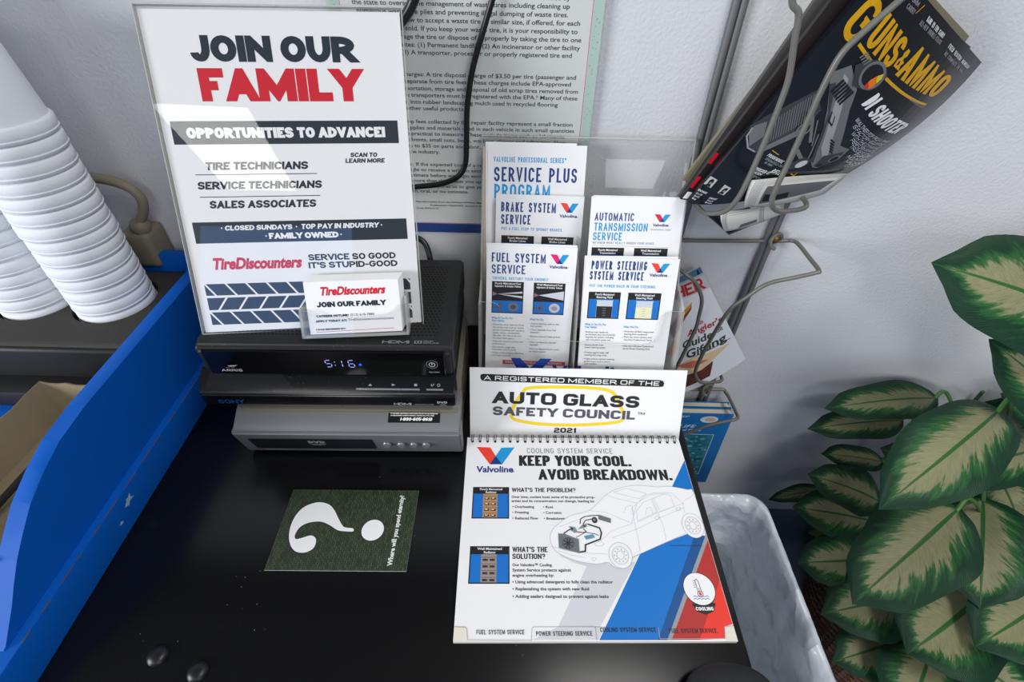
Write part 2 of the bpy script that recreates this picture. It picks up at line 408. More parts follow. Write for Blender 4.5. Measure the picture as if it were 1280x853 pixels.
def slab(w, h, th):
    """paper or card body, face up at z=0"""
    w /= 1000; h /= 1000
    V = [(0, 0, 0), (w, 0, 0), (w, h, 0), (0, h, 0), (0, 0, -th), (w, 0, -th), (w, h, -th), (0, h, -th)]
    return V, [[0, 1, 2, 3], [7, 6, 5, 4], [0, 4, 5, 1], [1, 5, 6, 2], [2, 6, 7, 3], [3, 7, 4, 0]]
def pose(o, u, v, n):
    return Matrix(((u[0], v[0], n[0], o[0]), (u[1], v[1], n[1], o[1]), (u[2], v[2], n[2], o[2]), (0, 0, 0, 1)))
def plane(o, yaw, roll, lean):
    y, r_, a = R(yaw), R(roll), R(lean)
    u = Vector((math.cos(y), math.sin(y), 0)); v = Vector((-math.sin(y), math.cos(y), 0)) * math.sin(a) + Vector((0, 0, math.cos(a)))
    u, v = u * math.cos(r_) + v * math.sin(r_), -u * math.sin(r_) + v * math.cos(r_)
    return pose(o, u, v, u.cross(v))
def build_sheet(name, sh, M, w, h, th, body=None):
    V, F = slab(w, h, th)
    o = mesh_print(name, sh.d.get('', []), flat, None, (V, F, [0] * 6, [body or PAPER]))
    o.matrix_world = M
    for part, items in sh.d.items():
        if part: mesh_print(part, items, flat, o)
    return o
# ================================================================== SETTING
YW = .589; FLOOR = -.65
M_WALL = mat('painted_wall', (206, 207, 211), .6, .3, bump=.35, bscale=260, var=.02, vscale=3)
struct(box('wall_back', (-2.2, YW, FLOOR), (2.4, YW + .12, 2.0), M_WALL))
M_FL = mat('floor_tile', (120, 134, 156), .35, .5, var=.08, vscale=9)
struct(box('floor', (-2.2, -4.2, FLOOR - .05), (2.4, YW, FLOOR), M_FL))
prism('baseboard_back', [(YW, FLOOR), (YW, FLOOR + .125), (YW - .004, FLOOR + .125), (YW - .009, FLOOR + .115), (YW - .011, FLOOR + .01), (YW - .018, FLOOR)],
      .24, 2.4, mat('vinyl_baseboard', (92, 104, 122), .5))
struct(COL.objects['baseboard_back'])

# dark screen hung high on the wall; the cables lead up to it and the counter mirrors it
scr = empty('wall_screen', (-.45, YW, 1.5)); tag(scr, 'large black flat screen high on the wall above the notice', 'screen')
def par0(o): o.parent = scr; o.matrix_parent_inverse = Matrix.Translation(-scr.location); return o
par0(box('screen_housing', (-1.30, YW - .075, 1.06), (.45, YW - .035, 2.0), mat('screen_plastic', (16, 16, 18), .4), bevel=.006))
par0(box('display', (-1.285, YW - .0765, 1.085), (.435, YW - .0745, 1.985), mat('screen_glass', (6, 6, 8), .25)))
par0(box('wall_mount', (-.65, YW - .036, 1.3), (-.2, YW, 1.75), mat('screen_plastic')))

# ================================================================== BLACK COUNTER
M_TOP = dusty('black_laminate', (11, 11, 12), .22, .36, scale=330, amount=.56, dust=(105, 105, 108))
ct = empty('counter', (-.35, .32, FLOOR)); tag(ct, 'black laminate counter that everything but the bin and the plant stands on', 'counter')
def par(o, p):
    o.parent = p; o.matrix_parent_inverse = Matrix.Translation(-p.location) if p.rotation_euler.to_matrix() == Matrix.Identity(3) else p.matrix_world.inverted(); return o
def part(o, p): return par(o, p)
part(box('worktop', (-.95, .05, -.028), (.2157, YW - .003, 0), M_TOP, bevel=.003), ct)
part(box('cabinet_body', (-.93, .085, FLOOR + .06), (.200, YW - .004, -.028), mat('black_carcass', (16, 16, 18), .5)), ct)
part(box('plinth', (-.91, .13, FLOOR), (.185, YW - .03, FLOOR + .06), mat('black_carcass'),), ct)
M_STUD = mat('black_stud', (20, 20, 22), .38, .4)
for sx, sy in ((-.3022, .1325), (-.2620, .1214)):
    part(lathe('stud', [(.0088, 0), (.0086, .0016), (.0068, .0036), (.0038, .0048), (.001, .0051)], M_STUD, None, (sx, sy, 0), 24), ct)

# ================================================================== BLUE TRAY UNIT WITH CUPS
M_BLUE = mat('blue_paint', (0, 86, 182), .55, .2, var=.04, vscale=30, bump=.05, bscale=90)
M_CHIP = mat('bare_wood_edge', (96, 78, 70), .7)
tr = empty('coffee_tray', (-.60, .33, 0)); tag(tr, 'blue painted wooden coffee tray with a scooped side standing left of the players', 'tray')
part(box('base_board', (-.86, .1, 0.0), (-.392, .575, .0405), M_BLUE, bevel=.0012), tr)
prof = [(.572, .0405), (.572, .1345), (.30, .1335), (.262, .1300), (.236, .1235), (.211, .1120), (.190, .0985), (.174, .0870), (.160, .0745), (.148, .0630), (.136, .0530), (.124, .0430), (.121, .0405)]
part(prism('side_panel', prof, -.4165, -.4005, M_BLUE, bevel=.0010, seg=1), tr)
part(box('back_panel', (-.86, .553, .0405), (-.4165, .565, .1365), M_BLUE, bevel=.001), tr)
part(prism('side_panel', prof, -.855, -.839, M_BLUE, bevel=.0010, seg=1), tr)
random.seed(3)
y = .128
for k in range(14):   # worn paint along the ledge edge, showing wood
    l = random.uniform(.006, .022)
    part(box('paint_chip', (-.3923, y, .0401), (-.3916, y + l, .0408), M_CHIP), tr); y += l + random.uniform(.003, .02)
for yy, zz, pts in ((.262, .026, [(-5, -1), (-1, 2), (0, 5), (3, 4), (6, 6), (5, 1), (8, -2), (2, -1), (-1, -4)]), (.243, .017, [(-2, 0), (1, 2), (3, 0), (1, -1.5)])):
    part(prism('paint_scuff', [(yy + a * .0011, zz + b * .0009) for a, b in pts], -.3921, -.3917, ink('scuff', (150, 176, 196))), tr)

M_ORG = dusty('organizer_plastic', (60, 57, 54), .75, .3, scale=700, amount=.50, dust=(120, 118, 112))
M_ORGD = mat('organizer_dark', (20, 20, 22), .55)
og = empty('cup_organizer', (-.62, .45, .0405)); tag(og, 'stepped black plastic organizer with round wells inside the blue tray', 'organizer')
CUPS = [(-.492, .487), (-.586, .489), (-.682, .489)]
def deck_with_wells():
    bm = bmesh.new(); bm_box(bm, (-.835, .404, .094), (-.4175, .552, .112), .004, 2)
    me = bpy.data.meshes.new('d'); bmesh.ops.recalc_face_normals(bm, faces=bm.faces); bm.to_mesh(me); bm.free(); d = bpy.data.objects.new('d', me); COL.objects.link(d)
    bm = bmesh.new()
    for x, y in CUPS: bm_lathe(bm, [(.0465, .10), (.0465, .13)], (x - .004, y, 0), 48)
    bmesh.ops.recalc_face_normals(bm, faces=bm.faces)
    me2 = bpy.data.meshes.new('c'); bm.to_mesh(me2); bm.free(); c = bpy.data.objects.new('c', me2); COL.objects.link(c)
    md = d.modifiers.new('b', 'BOOLEAN'); md.object = c; md.operation = 'DIFFERENCE'; md.solver = 'EXACT'
    bpy.context.view_layer.update()
    res = bpy.data.meshes.new_from_object(d.evaluated_get(bpy.context.evaluated_depsgraph_get()))
    bpy.data.objects.remove(d); bpy.data.objects.remove(c)
    return res
me = deck_with_wells(); me.name = 'upper_deck'; me.materials.clear()
part(link('upper_deck', me, None, [M_ORG]), og)
part(prism('front_face', [(.400, .0405), (.400, .0640), (.3985, .104), (.4005, .1075), (.404, .1075), (.404, .0945), (.410, .0405)], -.835, -.4175, M_ORGD, bevel=.0008, seg=1), og)
part(box('lower_tier', (-.835, .372, .0405), (-.4175, .400, .0640), M_ORGD, bevel=.003), og)
part(box('body', (-.833, .41, .0405), (-.419, .551, .094), M_ORGD), og)

M_FOAM = mat('white_foam', (226, 229, 234), .75, .25, bump=.12, bscale=500)
r0, r1, ch = .0425, .0300, .105
cprof = [(r0 - .0035, .0), (r0 - .0012, -.0002), (r0, .0012), (r0 + .0004, .0032), (r0 - .0004, .0036), (r0 - .0004, .0042), (r0, .0048), (r0 - .0002, .0128), (r0 - .0016, .0146), (r0 - .0030, .0150)]
cprof += [(r0 - .0030 - (r0 - .003 - r1) * k / 8, .015 + (ch - .019) * k / 8) for k in range(1, 9)] + [(r1 - .0015, ch - .001), (r1 - .004, ch), (.012, ch), (.0115, ch - .002), (.002, ch - .002)]
cprof_in = [(.002, ch - .005), (r1 - .004, ch - .005), (r0 - .006, .015), (r0 - .0035, .0)]
bm = bmesh.new(); bm_lathe(bm, cprof_in + cprof, (0, 0, 0), 56)
bm.faces.ensure_lookup_table()
cup0 = frombm('foam_cup', bm, M_FOAM, smooth=True)
ORD = ['', 'second', 'third', 'fourth', 'fifth', 'sixth', 'seventh', 'eighth', 'ninth', 'tenth', 'eleventh', 'twelfth', 'thirteenth', 'fourteenth', 'fifteenth', 'sixteenth', 'seventeenth', 'eighteenth', 'nineteenth', 'twentieth']
first = True
random.seed(11)
for si, (cx, cy) in enumerate(CUPS):
    n = (14, 20, 18)[si]  # second stack raised out of view, third added unseen, to shade the wall
    z = .1015
    for k in range(n):
        c = cup0 if first else cup0.copy()
        if not first: COL.objects.link(c)
        first = False
        c.location = (cx - .004 + random.uniform(-.0004, .0004), cy + random.uniform(-.0004, .0004), z)
        c.rotation_euler = (random.uniform(-.008, .008), random.uniform(-.008, .008), random.uniform(0, 6))
        z += .0165 + random.uniform(-.0010, .0012)
        where = ('cup stack nearest the sign', 'cup stack cut by the left photo edge', 'unseen cup stack added left for shade')[si]
        lab = ('upside-down foam cup at the bottom of the ' + where) if k == 0 else (('topmost upside-down foam cup of the ' + where) if k == n - 1 else ('upside-down foam cup, %s from bottom of the %s' % (ORD[k], where)))
        tag(c, lab, 'cup', 'upside-down foam cups in the wells')

# beige open carton with a black stirrer in front of the organizer
M_CARD = mat('beige_card', (138, 124, 100), .8, .2, var=.12, vscale=25)
cb = bmesh.new()
def carton(bm):
    x0, x1, y0, y1, z0 = -.565, -.4185, .17, .368, .0405
    rim = []
    n = 10; random.seed(5)
    def side(a, b):
        return [(a[0] + (b[0] - a[0]) * k / n, a[1] + (b[1] - a[1]) * k / n) for k in range(n)]
    base = side((x0 + .03, y0), (x1, y0)) + side((x1, y0), (x1, y1 - .004)) + side((x1, y1 - .004), (x0 + .045, y1)) + side((x0 + .045, y1), (x0 + .03, y0))
    cxm = sum(p[0] for p in base) / len(base); cym = sum(p[1] for p in base) / len(base)
    lo = [bm.verts.new((p[0] + (cxm - p[0]) * .10, p[1] + (cym - p[1]) * .10, z0)) for p in base]
    hi = [bm.verts.new((p[0], p[1], z0 + .048 + random.uniform(-.0012, .0016))) for p in base]
    hi2 = [bm.verts.new((p[0] + (cxm - p[0]) * .018, p[1] + (cym - p[1]) * .018, h_.co.z + .0004)) for p, h_ in zip(base, hi)]
    lo2 = [bm.verts.new((p[0] + (cxm - p[0]) * .12, p[1] + (cym - p[1]) * .12, z0 + .0016)) for p in base]
    N = len(base)
    for a, b in ((lo, hi), (hi, hi2), (hi2, lo2)):
        for i in range(N): bm.faces.new((a[i], a[(i + 1) % N], b[(i + 1) % N], b[i]))
    bm.faces.new(lo[::-1]); bm.faces.new(lo2)
carton(cb)
tag(frombm('paper_carton', cb, M_CARD), 'open beige paper carton with a torn rim in front of the organizer', 'carton')
tag(tube('stir_stick', [(-.500, .185, .048), (-.4455, .322, .090)], .0035, mat('black_stick', (18, 18, 20), .4), None, 8, 0), 'long black stirrer lying slanted in the beige carton', 'stirrer')

# beige cord and fitting on the wall behind the cups
M_BEIGE = mat('beige_plastic', (128, 120, 102), .55, .4)
pc = empty('electrical_cord', (-.47, .575, .16)); tag(pc, 'beige cord looping into a beige fitting on the wall behind the cups', 'cord')
part(tube('cord', [(-.62, .572, .222), (-.56, .566, .234), (-.505, .562, .2365), (-.470, .560, .229), (-.458, .560, .213), (-.463, .560, .196), (-.474, .560, .181)], .0058, M_BEIGE, None, 12), pc)
part(lathe('collar', [(.0095, -.005), (.0115, 0), (.0115, .006), (.009, .010)], M_BEIGE, None, (-.4775, .560, .172), 20), pc)
part(box('plug_body', (-.505, .548, .118), (-.468, YW - .001, .168), M_BEIGE, bevel=.008, seg=3), pc)

# ================================================================== PLAYERS STACK
YAWS = R(1.2); cy_, sy_ = math.cos(YAWS), math.sin(YAWS)
def unit(name, x, y, z, label, cat):
    o = empty(name, (x, y, z)); o.rotation_euler = (0, 0, YAWS); tag(o, label, cat); return o
def sub(o, p): o.parent = p; return o
def front_print(name, items_sheet, p, y, slope=0, zoff=0):
    """print standing on a front face: sheet x -> x, sheet y -> z"""
    for part_, items in items_sheet.d.items():
        sub(mesh_print(part_ or name, items, lambda x, yy, z: (x / 1000, y - z * LAY * 2 + slope * yy / 1000, yy / 1000 + zoff), None), p)
M_SIL = mat('silver_plastic', (122, 124, 128), .35, .5, metal=.35, var=.05, vscale=8)
M_SILD = mat('silver_dark', (62, 64, 68), .35, .5, metal=.3)
M_BEI = mat('player_case', (120, 116, 100), .5, .4)
# --- silver DVD player at the bottom: local x 0..258, y 0 = lip
mg = unit('dvd_player', -.3100, .3300, 0, 'silver DVD player at the bottom of the stack of three', 'DVD player')
Wm = .2575
sub(prism('case', [(.024, .006), (.020, .050), (.020, .0700), (.182, .0735), (.182, .006)], .010, Wm - .006, M_BEI, bevel=.002), mg)
sub(prism('front_fascia', [(.0135, .0045), (.0115, .010), (.0005, .050), (.0005, .0535), (.003, .0560), (.0240, .0560), (.0240, .0045)], .004, Wm - .003, M_SIL, bevel=.0015), mg)
sub(prism('top_cover', [(.003, .0560), (.0045, .0585), (.026, .0702), (.032, .0722), (.05, .0735), (.05, .056)], .006, Wm - .004, M_SIL, bevel=.0012), mg)
for fx in (.03, Wm - .03):
    for fy in (.03, .16): sub(lathe('foot', [(.010, 0), (.010, .0075)], M_ORGD, None, (fx, fy, 0), 20), mg)
fs = -.0110 / .040   # the fascia leans back towards its foot
sh = Sheet()
sh.rect(18, 15, 155, 42, mat('tray_dark', (34, 36, 42), .25), 1, 'disc_tray')
sh.line([(18, 15), (155, 15), (155, 42), (18, 42), (18, 15)], .6, BLACK, 2, 'disc_tray')
sh.text('DVD', 82, 31.5, 19, 6.5, 'H', LGREY, 3, 'disc_tray'); sh.line([(82, 29.5), (101, 29.5)], 1, LGREY, 3, 'disc_tray'); sh.text('VIDEO', 84, 25, 15, 2.6, 'M', LGREY, 3, 'disc_tray')
sh.text('MAGNAVOX', 26, 10.6, 32, 2.9, 'M', ink('silver_text', (168, 170, 175)), 2, 'brand_lettering')
sh.text('DVD PLAYER  MWD2205', 64, 10.9, 44, 1.8, 'D', LGREY, 2, 'model_lettering')
sh.text('DIGITAL', 206, 10.8, 16, 2.0, 'D', LGREY, 2, 'format_lettering'); sh.text('DOLBY', 196, 10.8, 8, 2.0, 'D', LGREY, 2, 'format_lettering')
for bx0, t in ((164, 'OPEN/CLOSE'), (182, 'PLAY'), (197, 'STOP'), (211, 'STANDBY-ON')): sh.text(t, bx0, 40.5, 3 + len(t) * .9, 1.3, 'D', LGREY, 2, 'button_captions')
front_print('fascia_print', sh, mg, .0139, fs, 0)
for px_, rr in ((.170, .0052), (.186, .0048), (.2005, .0048), (.2145, .0048)):
    b = lathe('button', [(rr, 0), (rr, .0022), (rr - .0012, .0034), (.0005, .0036)], M_SIL, None, (0, 0, 0), 24)
    b.rotation_euler = (R(90), 0, 0); b.location = (px_, .0140 + fs * .030, .030); sub(b, mg)
st = Sheet(); st.rect(0, 0, 57, 12.5, mat('sticker_black', (14, 14, 16), .3), 1)
st.text('IF YOU NEED ADDITIONAL ASSISTANCE FOR SET UP OR OPERATING', 2.5, 9.6, 52, 1.1, 'M', WHITE); st.text('AFTER READING OWNER\'S MANUAL, PLEASE CALL TOLL FREE', 2.5, 7.4, 48, 1.1, 'M', WHITE)
st.text('1-800-605-8610', 13, 2.2, 36, 3.6, 'HI', WHITE)
stk = mesh_print('phone_sticker', st.d[''], flat, None)
stk.matrix_world = pose((.1745, .0105, .0622), (1, 0, 0), (0, .878, .478), (0, -.478, .878)); sub(stk, mg)
# --- slim black player in the middle
sn = unit('dvd_player', -.3325, .3500, .0735, 'slim glossy black DVD player in the middle of the stack of three', 'DVD player')
Ws = .2715
M_GB = dusty('dusty_gloss_black', (14, 15, 19), .16, .5, scale=620, amount=.52, dust=(110, 112, 118))
sub(prism('case', [(.018, .0035), (.018, .0425), (.186, .0425), (.186, .0035)], .004, Ws - .003, mat('black_case', (22, 22, 24), .5), bevel=.0015), sn)
sub(prism('front_fascia', [(.0020, .0040), (.0, .0060), (-.0008, .0215), (.0012, .0240), (.0175, .0408), (.020, .0425), (.024, .0425), (.024, .0040)], 0, Ws, M_GB, bevel=.0012), sn)
for fx in (.03, Ws - .03):
    for fy in (.035, .16): sub(lathe('foot', [(.011, 0), (.011, .0036)], M_ORGD, None, (fx, fy, 0), 20), sn)
sh = Sheet()
sh.text('SONY', 17, 9.5, 28, 6.2, 'M', ink('dim_blue', (20, 58, 104)), 2, 'brand_lettering'); sh.text('HDMI', 205, 9, 19, 3.6, 'M', LGREY, 2, 'format_lettering')
sh.text('CD/DVD PLAYER', 227, 9.2, 21, 1.6, 'D', LGREY, 2, 'format_lettering'); sh.text('DVD', 252, 12, 11, 3.4, 'H', LGREY, 2, 'format_lettering'); sh.text('VIDEO', 254, 9, 8, 1.4, 'M', LGREY, 2, 'format_lettering')
sh.line([(148, 5.5), (148, 21.5)], .4, ink('seam', (2, 2, 3)), 1, 'tray_seam')
front_print('p', sh, sn, -.0016, -.0002, 0)
tp = Sheet()
tp.rect(166, 1.5, 234, 3.4, mat('chrome_strip', (205, 210, 220), .18, .5, metal=.9), 1); tp.rect(241, 1.5, 259, 3.4, mat('chrome_strip'), 1)
tp.poly([(179, 6), (183, 6), (181, 8.4)], LGREY, 1); tp.poly([(204, 6), (204, 8.4), (208, 7.2)], LGREY, 1); tp.rect(228, 6, 231, 8.4, LGREY, 1); tp.text('I/', 246, 6, 3.4, 2.6, 'M', LGREY, 1); tp.ring(254, 7.2, 1.4, .5, LGREY, 1)
o = mesh_print('control_strip', tp.d[''], flat, None); o.matrix_world = pose((0, .0026, .0256), (1, 0, 0), (0, .70, .714), (0, -.714, .70)); sub(o, sn)
# clear protective film, partly peeled, on the left of the slanted top
o = fromfaces('peeling_film', [(.006, .0040, .0272), (.100, .0040, .0272), (.085, .0165, .0404), (.012, .0165, .0404)], [[0, 1, 2, 3]], clear('film', (1, 1, 1), .10, ior=1.6)); sub(o, sn)
# --- set-top box on top
ar = unit('set_top_box', -.3145, .3530, .1160, 'black cable box with a lit clock on top of the stack', 'set-top box')
Wa = .2540
M_AR = dusty('matte_black_case', (27, 27, 28), .5, .4, scale=520, amount=.50, dust=(120, 118, 112))
sub(prism('case', [(.005, .0055), (.0025, .010), (.0, .0410), (.003, .0455), (.012, .0462), (.150, .0462), (.164, .0440), (.168, .036), (.168, .0055)], 0, Wa, M_AR, bevel=.0030, seg=3), ar)
for fx in (.025, Wa - .025):
    for fy in (.03, .15): sub(lathe('foot', [(.009, 0), (.009, .006)], M_ORGD, None, (fx, fy, 0), 20), ar)
bm = bmesh.new(); bm_box(bm, (.006, -.0008, .0090), (Wa - .008, .004, .0415), .0007, 1)
es = [e for e in bm.edges if abs((e.verts[0].co - e.verts[1].co).normalized().y) > .9]
pan = frombm('display_panel', bm, mat('display_black', (7, 7, 9), .08, .6), smooth=False); sub(pan, ar)
ck = Sheet()
LED = mat('clock_led', (170, 175, 255), .4, .3, emit=(165, 170, 255), estr=.28); LEDB = mat('blue_led', (20, 80, 255), .4, .3, emit=(20, 90, 255), estr=.8)
def seg7(x, y, w, h, on):
    g = .8; t_ = .8
    S = {'a': [(x + g, y + h), (x + w - g, y + h)], 'b': [(x + w, y + h - g), (x + w, y + h / 2 + g)], 'c': [(x + w, y + h / 2 - g), (x + w, y + g)], 'd': [(x + g, y), (x + w - g, y)],
         'e': [(x, y + g), (x, y + h / 2 - g)], 'f': [(x, y + h / 2 + g), (x, y + h - g)], 'g': [(x + g, y + h / 2), (x + w - g, y + h / 2)]}
    for k in on: ck.line(S[k], t_, LED, 2, 'clock')
seg7(126, 21, 5.6, 9.4, 'afgcd'); seg7(138.5, 21, 4, 9.4, 'bc'); seg7(149, 21, 5.6, 9.4, 'afgcde')
ck.disc(135.2, 28, .55, LED, 2, 'clock'); ck.disc(135.2, 23.4, .55, LED, 2, 'clock'); ck.disc(160.5, 24.5, 1.5, LEDB, 2, 'status_light')
PL = ink('panel_silver', (168, 170, 176))
ck.text('ARRIS', 18, 13.5, 21, 3.2, 'E', PL, 2, 'brand_logo'); ck.poly([(22, 18.6), (29, 19.8), (37, 22.4), (26, 21.6), (33, 21.0)], PL, 2, 'brand_logo'); ck.poly([(29, 18.2), (37, 22.4), (31, 19.6)], PL, 2, 'brand_logo')
ck.ring(233, 25.5, 2.9, .8, PL, 2, 'power_button'); ck.line([(233, 24.6), (233, 28.4)], .9, PL, 3, 'power_button'); ck.ring(233, 25.8, 5.6, .3, LGREY, 2, 'power_button'); ck.text('RECORD', 229, 14.2, 11, 1.1, 'M', PL, 2, 'button_caption')
front_print('p', ck, ar, -.0010, 0, 0)
tp = Sheet(); LG2 = ink('badge_grey', (128, 132, 138))
tp.text('HDMI', 184, 3.8, 27, 4.4, 'M', LG2); tp.rect(216, 4.0, 223.5, 8.2, LG2); tp.rect(217.3, 4.6, 219.2, 7.6, BLACK, 2); tp.rect(220.3, 4.6, 222.2, 7.6, BLACK, 2); tp.text('DOLBY', 225, 6.4, 10, 1.9, 'M', LG2); tp.text('DIGITAL PLUS', 225, 3.8, 16, 1.7, 'M', LG2)
o = mesh_print('top_lettering', tp.d[''], flat, None); o.location = (0, .0035, .04635); sub(o, ar)
vg = Sheet(); HOLE = ink('vent_hole', (4, 4, 5), .9)
for j in range(26):
    for i in range(56):
        x = 14 + i * 4.1 + (j % 2) * 2.05; y = 20 + j * 4.9
        if x < 238: vg.disc(x, y, 1.25, HOLE, 1, '', 8)
o = mesh_print('vent_holes', vg.d[''], flat, None); o.location = (0, 0, .04630); sub(o, ar)
bm = bmesh.new()
for k in range(26): bm_box(bm, (Wa - .0006, .016 + k * .0052, .012), (Wa + .0002, .0188 + k * .0052, .036))
sub(frombm('side_slots', bm, HOLE), ar)
# ================================================================== JOIN-OUR-FAMILY SIGN
SGN = plane((-.3108, .3742, .1604 + .0018), 6.43, -.65, 24)
def inM(M, x, y, z): return M @ Vector((x / 1000, y / 1000, z / 1000))
fl = Sheet()
fl.text('JOIN OUR', 36.1, 243.8, 138.9, 20.2, 'H', NAVY, 2, 'headline'); fl.text('FAMILY', 38.8, 212.5, 138.9, 26.3, 'H', RED, 2, 'headline')
fl.rect(7.5, 177.0, 207.0, 196.5, NAVY, 1, 'banner'); fl.text('OPPORTUNITIES TO ADVANCE!', 19.8, 182.2, 175.2, 8.9, 'H', WHITE, 2, 'banner')
fl.text('TIRE TECHNICIANS', 30, 155.0, 92.6, 6.9, 'HI', NAVY); fl.line([(20.3, 151), (129.2, 151)], .7, NAVY)
fl.text('SERVICE TECHNICIANS', 19.8, 138, 113.2, 6.9, 'HI', NAVY); fl.line([(20.3, 131.2), (129.3, 131.2)], .7, NAVY)
fl.text('SALES ASSOCIATES', 27.1, 120.8, 98.4, 7.0, 'HI', NAVY)
fl.text('SCAN TO', 161.2, 165.1, 25.2, 3.9, 'HI', NAVY); fl.text('LEARN MORE', 156.1, 160.0, 36.7, 3.9, 'HI', NAVY)
fl.rect(8.5, 88.6, 208.3, 108.4, NAVY, 1, 'banner')
fl.text('CLOSED SUNDAYS', 37.1, 100.4, 62.9, 4.6, 'HI', WHITE, 2, 'banner'); fl.text('TOP PAY IN INDUSTRY', 107.6, 100.4, 74.2, 4.7, 'HI', WHITE, 2, 'banner'); fl.text('FAMILY OWNED', 76.6, 91.6, 65.5, 5.6, 'H', WHITE, 2, 'banner')
for a, b in ((34.5, 102.7), (103.5, 102.8), (184.0, 102.8), (74.0, 94.5), (144.5, 94.5)): fl.disc(a, b, .7, WHITE, 2, 'banner', 12)
fl.text('TireDiscounters', 18.7, 63.7, 83.8, 10.2, 'TD', RED, 2, 'logo')
fl.text('SERVICE SO GOOD', 110.5, 69.8, 84.6, 6.1, 'M', NAVY); fl.text("IT'S STUPID-GOOD", 109.7, 62.0, 86.5, 6.1, 'M', NAVY)
def band(q, x0, x1): 
    q = clip_half(q, lambda p: p[0] - x0); return clip_half(q, lambda p: x1 - p[0]) if len(q) > 2 else q
for (ya, yb, s_) in ((37.6, 49.2, -1), (22.9, 35.2, 1), (7.6, 20.6, -1)):
    dx = 9.0 * (yb - ya) / 12 
    for k in range(-2, 13):
        x = 9.5 + k * 19.6 + (9 if s_ > 0 else 0)
        q = [(x, ya), (x + 17.4, ya), (x + 17.4 + s_ * dx, yb), (x + s_ * dx, yb)] if s_ > 0 else [(x + dx, ya), (x + dx + 17.4, ya), (x + 17.4, yb), (x, yb)]
        q = band(q, 7.9, 207.2)
        if len(q) > 2: fl.poly(q, NAVY, 1, 'tire_tread_print')
f_ = build_sheet('recruiting_flyer', fl, SGN, 216, 283, .0003)
tag(f_, 'white JOIN OUR FAMILY recruiting flyer inside the slanted clear stand', 'flyer')
sg = empty('sign_holder', M=SGN.copy()); tag(sg, 'slanted clear acrylic sign stand on top of the cable box', 'sign holder')
bm = bmesh.new(); bm_box(bm, (-.0015, -.0005, .0012), (.2175, .2855, .0030)); sub(frombm('front_pane', bm, ACR), sg)
bm = bmesh.new(); bm_box(bm, (-.0015, -.0005, -.0030), (.2175, .2855, -.0012)); sub(frombm('back_pane', bm, ACR), sg)
bm = bmesh.new()
bm_box(bm, (-.0017, .2855, -.0030), (.2177, .2868, .0030)); bm_box(bm, (-.0022, -.0005, -.0030), (-.0015, .2860, .0030)); bm_box(bm, (.2175, -.0005, -.0030), (.2182, .2860, .0030)); bm_box(bm, (-.0017, -.0016, -.0030), (.2177, -.0005, .0030))
sub(frombm('pane_edges', bm, ACR_E), sg)
# foot: folds back from the lower edge and lies on the box
a0, a1 = Vector((-.0017, -.0008, -.0028)), Vector((.2177, -.0008, -.0028))
back = SGN.to_3x3().inverted() @ Vector((0, .058, 0)); upl = SGN.to_3x3().inverted() @ Vector((0, 0, .0022))
V = [a0 - upl * .5, a1 - upl * .5, a1 + back - upl * .5, a0 + back - upl * .5]; V += [v + upl for v in V]
sub(fromfaces('foot', V, [[0, 3, 2, 1], [4, 5, 6, 7], [0, 1, 5, 4], [1, 2, 6, 5], [2, 3, 7, 6], [3, 0, 4, 7]], clear('acrylic_foot', (.72, .73, .70), .1, haze=.3)), sg)
# card pocket glued to the front pane (stand coordinates, metres)
ck_ = bmesh.new()
x0, x1, zf, zb = .1012, .2050, .0222, .0030
bm_box(ck_, (x0, -.0035, zb), (x1, -.0012, zf)); bm_box(ck_, (x0, -.0035, zb), (x0 + .0022, .026, zf)); bm_box(ck_, (x1 - .0022, -.0035, zb), (x1, .036, zf))
sub(frombm('pocket_sides', ck_, ACR_E), sg)
pp = [(101.2, -3.5), (205, -3.5), (205.5, 29), (196, 27.5), (192, 22.5), (184, 18.2), (165, 16.6), (140, 16.2), (124, 17.8), (117, 22.0), (112.5, 24.2), (101.2, 24.6)]
V = [(a / 1000, b / 1000, zf) for a, b in pp] + [(a / 1000, b / 1000, zf + .0018) for a, b in pp]; n = len(pp)
o = sub(fromfaces('pocket_front', V, [list(range(n))[::-1], list(range(n, 2 * n))], ACR), sg)
V2 = V; F2 = [[i, (i + 1) % n, n + (i + 1) % n, n + i] for i in range(n)]
sub(fromfaces('pocket_rim', V2, F2, ACR_E), sg)
# business cards standing in the pocket
bc = Sheet()
bc.text('TireDiscounters', 14.0, 39.5, 62.1, 7.6, 'TD', RED, 2, 'logo'); bc.text('JOIN OUR FAMILY', 9.8, 27.4, 66.5, 5.3, 'H', NAVY)
bc.text('CAREERS HOTLINE:', 8.0, 17.4, 31.2, 2.3, 'H', NAVY); bc.text('(513) 618-7880', 40.5, 17.6, 23.5, 2.4, 'R', TXT); bc.text('APPLY TODAY AT:', 6.8, 12.2, 30, 2.3, 'H', NAVY)
bc.text('TireDiscounters.com/careers', 37.8, 12.8, 45, 2.3, 'R', TXT); bc.text('I WAS REFERRED BY:', 6, 4.0, 28.6, 1.7, 'H', NAVY); bc.line([(6, 2.2), (82, 3.4)], .5, RED)
def cardM(k): return SGN @ Matrix.Translation((.1082 + .0004 * k, -.0008 + .0005 * k, .0192 - .0016 * k)) @ Matrix.Rotation(R(.3), 4, 'Z')
c0 = build_sheet('business_card', bc, cardM(0), 90, 53, .0012)
tag(c0, 'front business card reading JOIN OUR FAMILY in the clear pocket', 'business card', 'business cards in the pocket')
for k in range(1, 9):
    V, F = slab(90, 53, .0012); o = fromfaces('business_card', V, F, PAPER); o.matrix_world = cardM(k)
    tag(o, 'white business card, %s from the front in the clear pocket' % ORD[k], 'business card', 'business cards in the pocket')

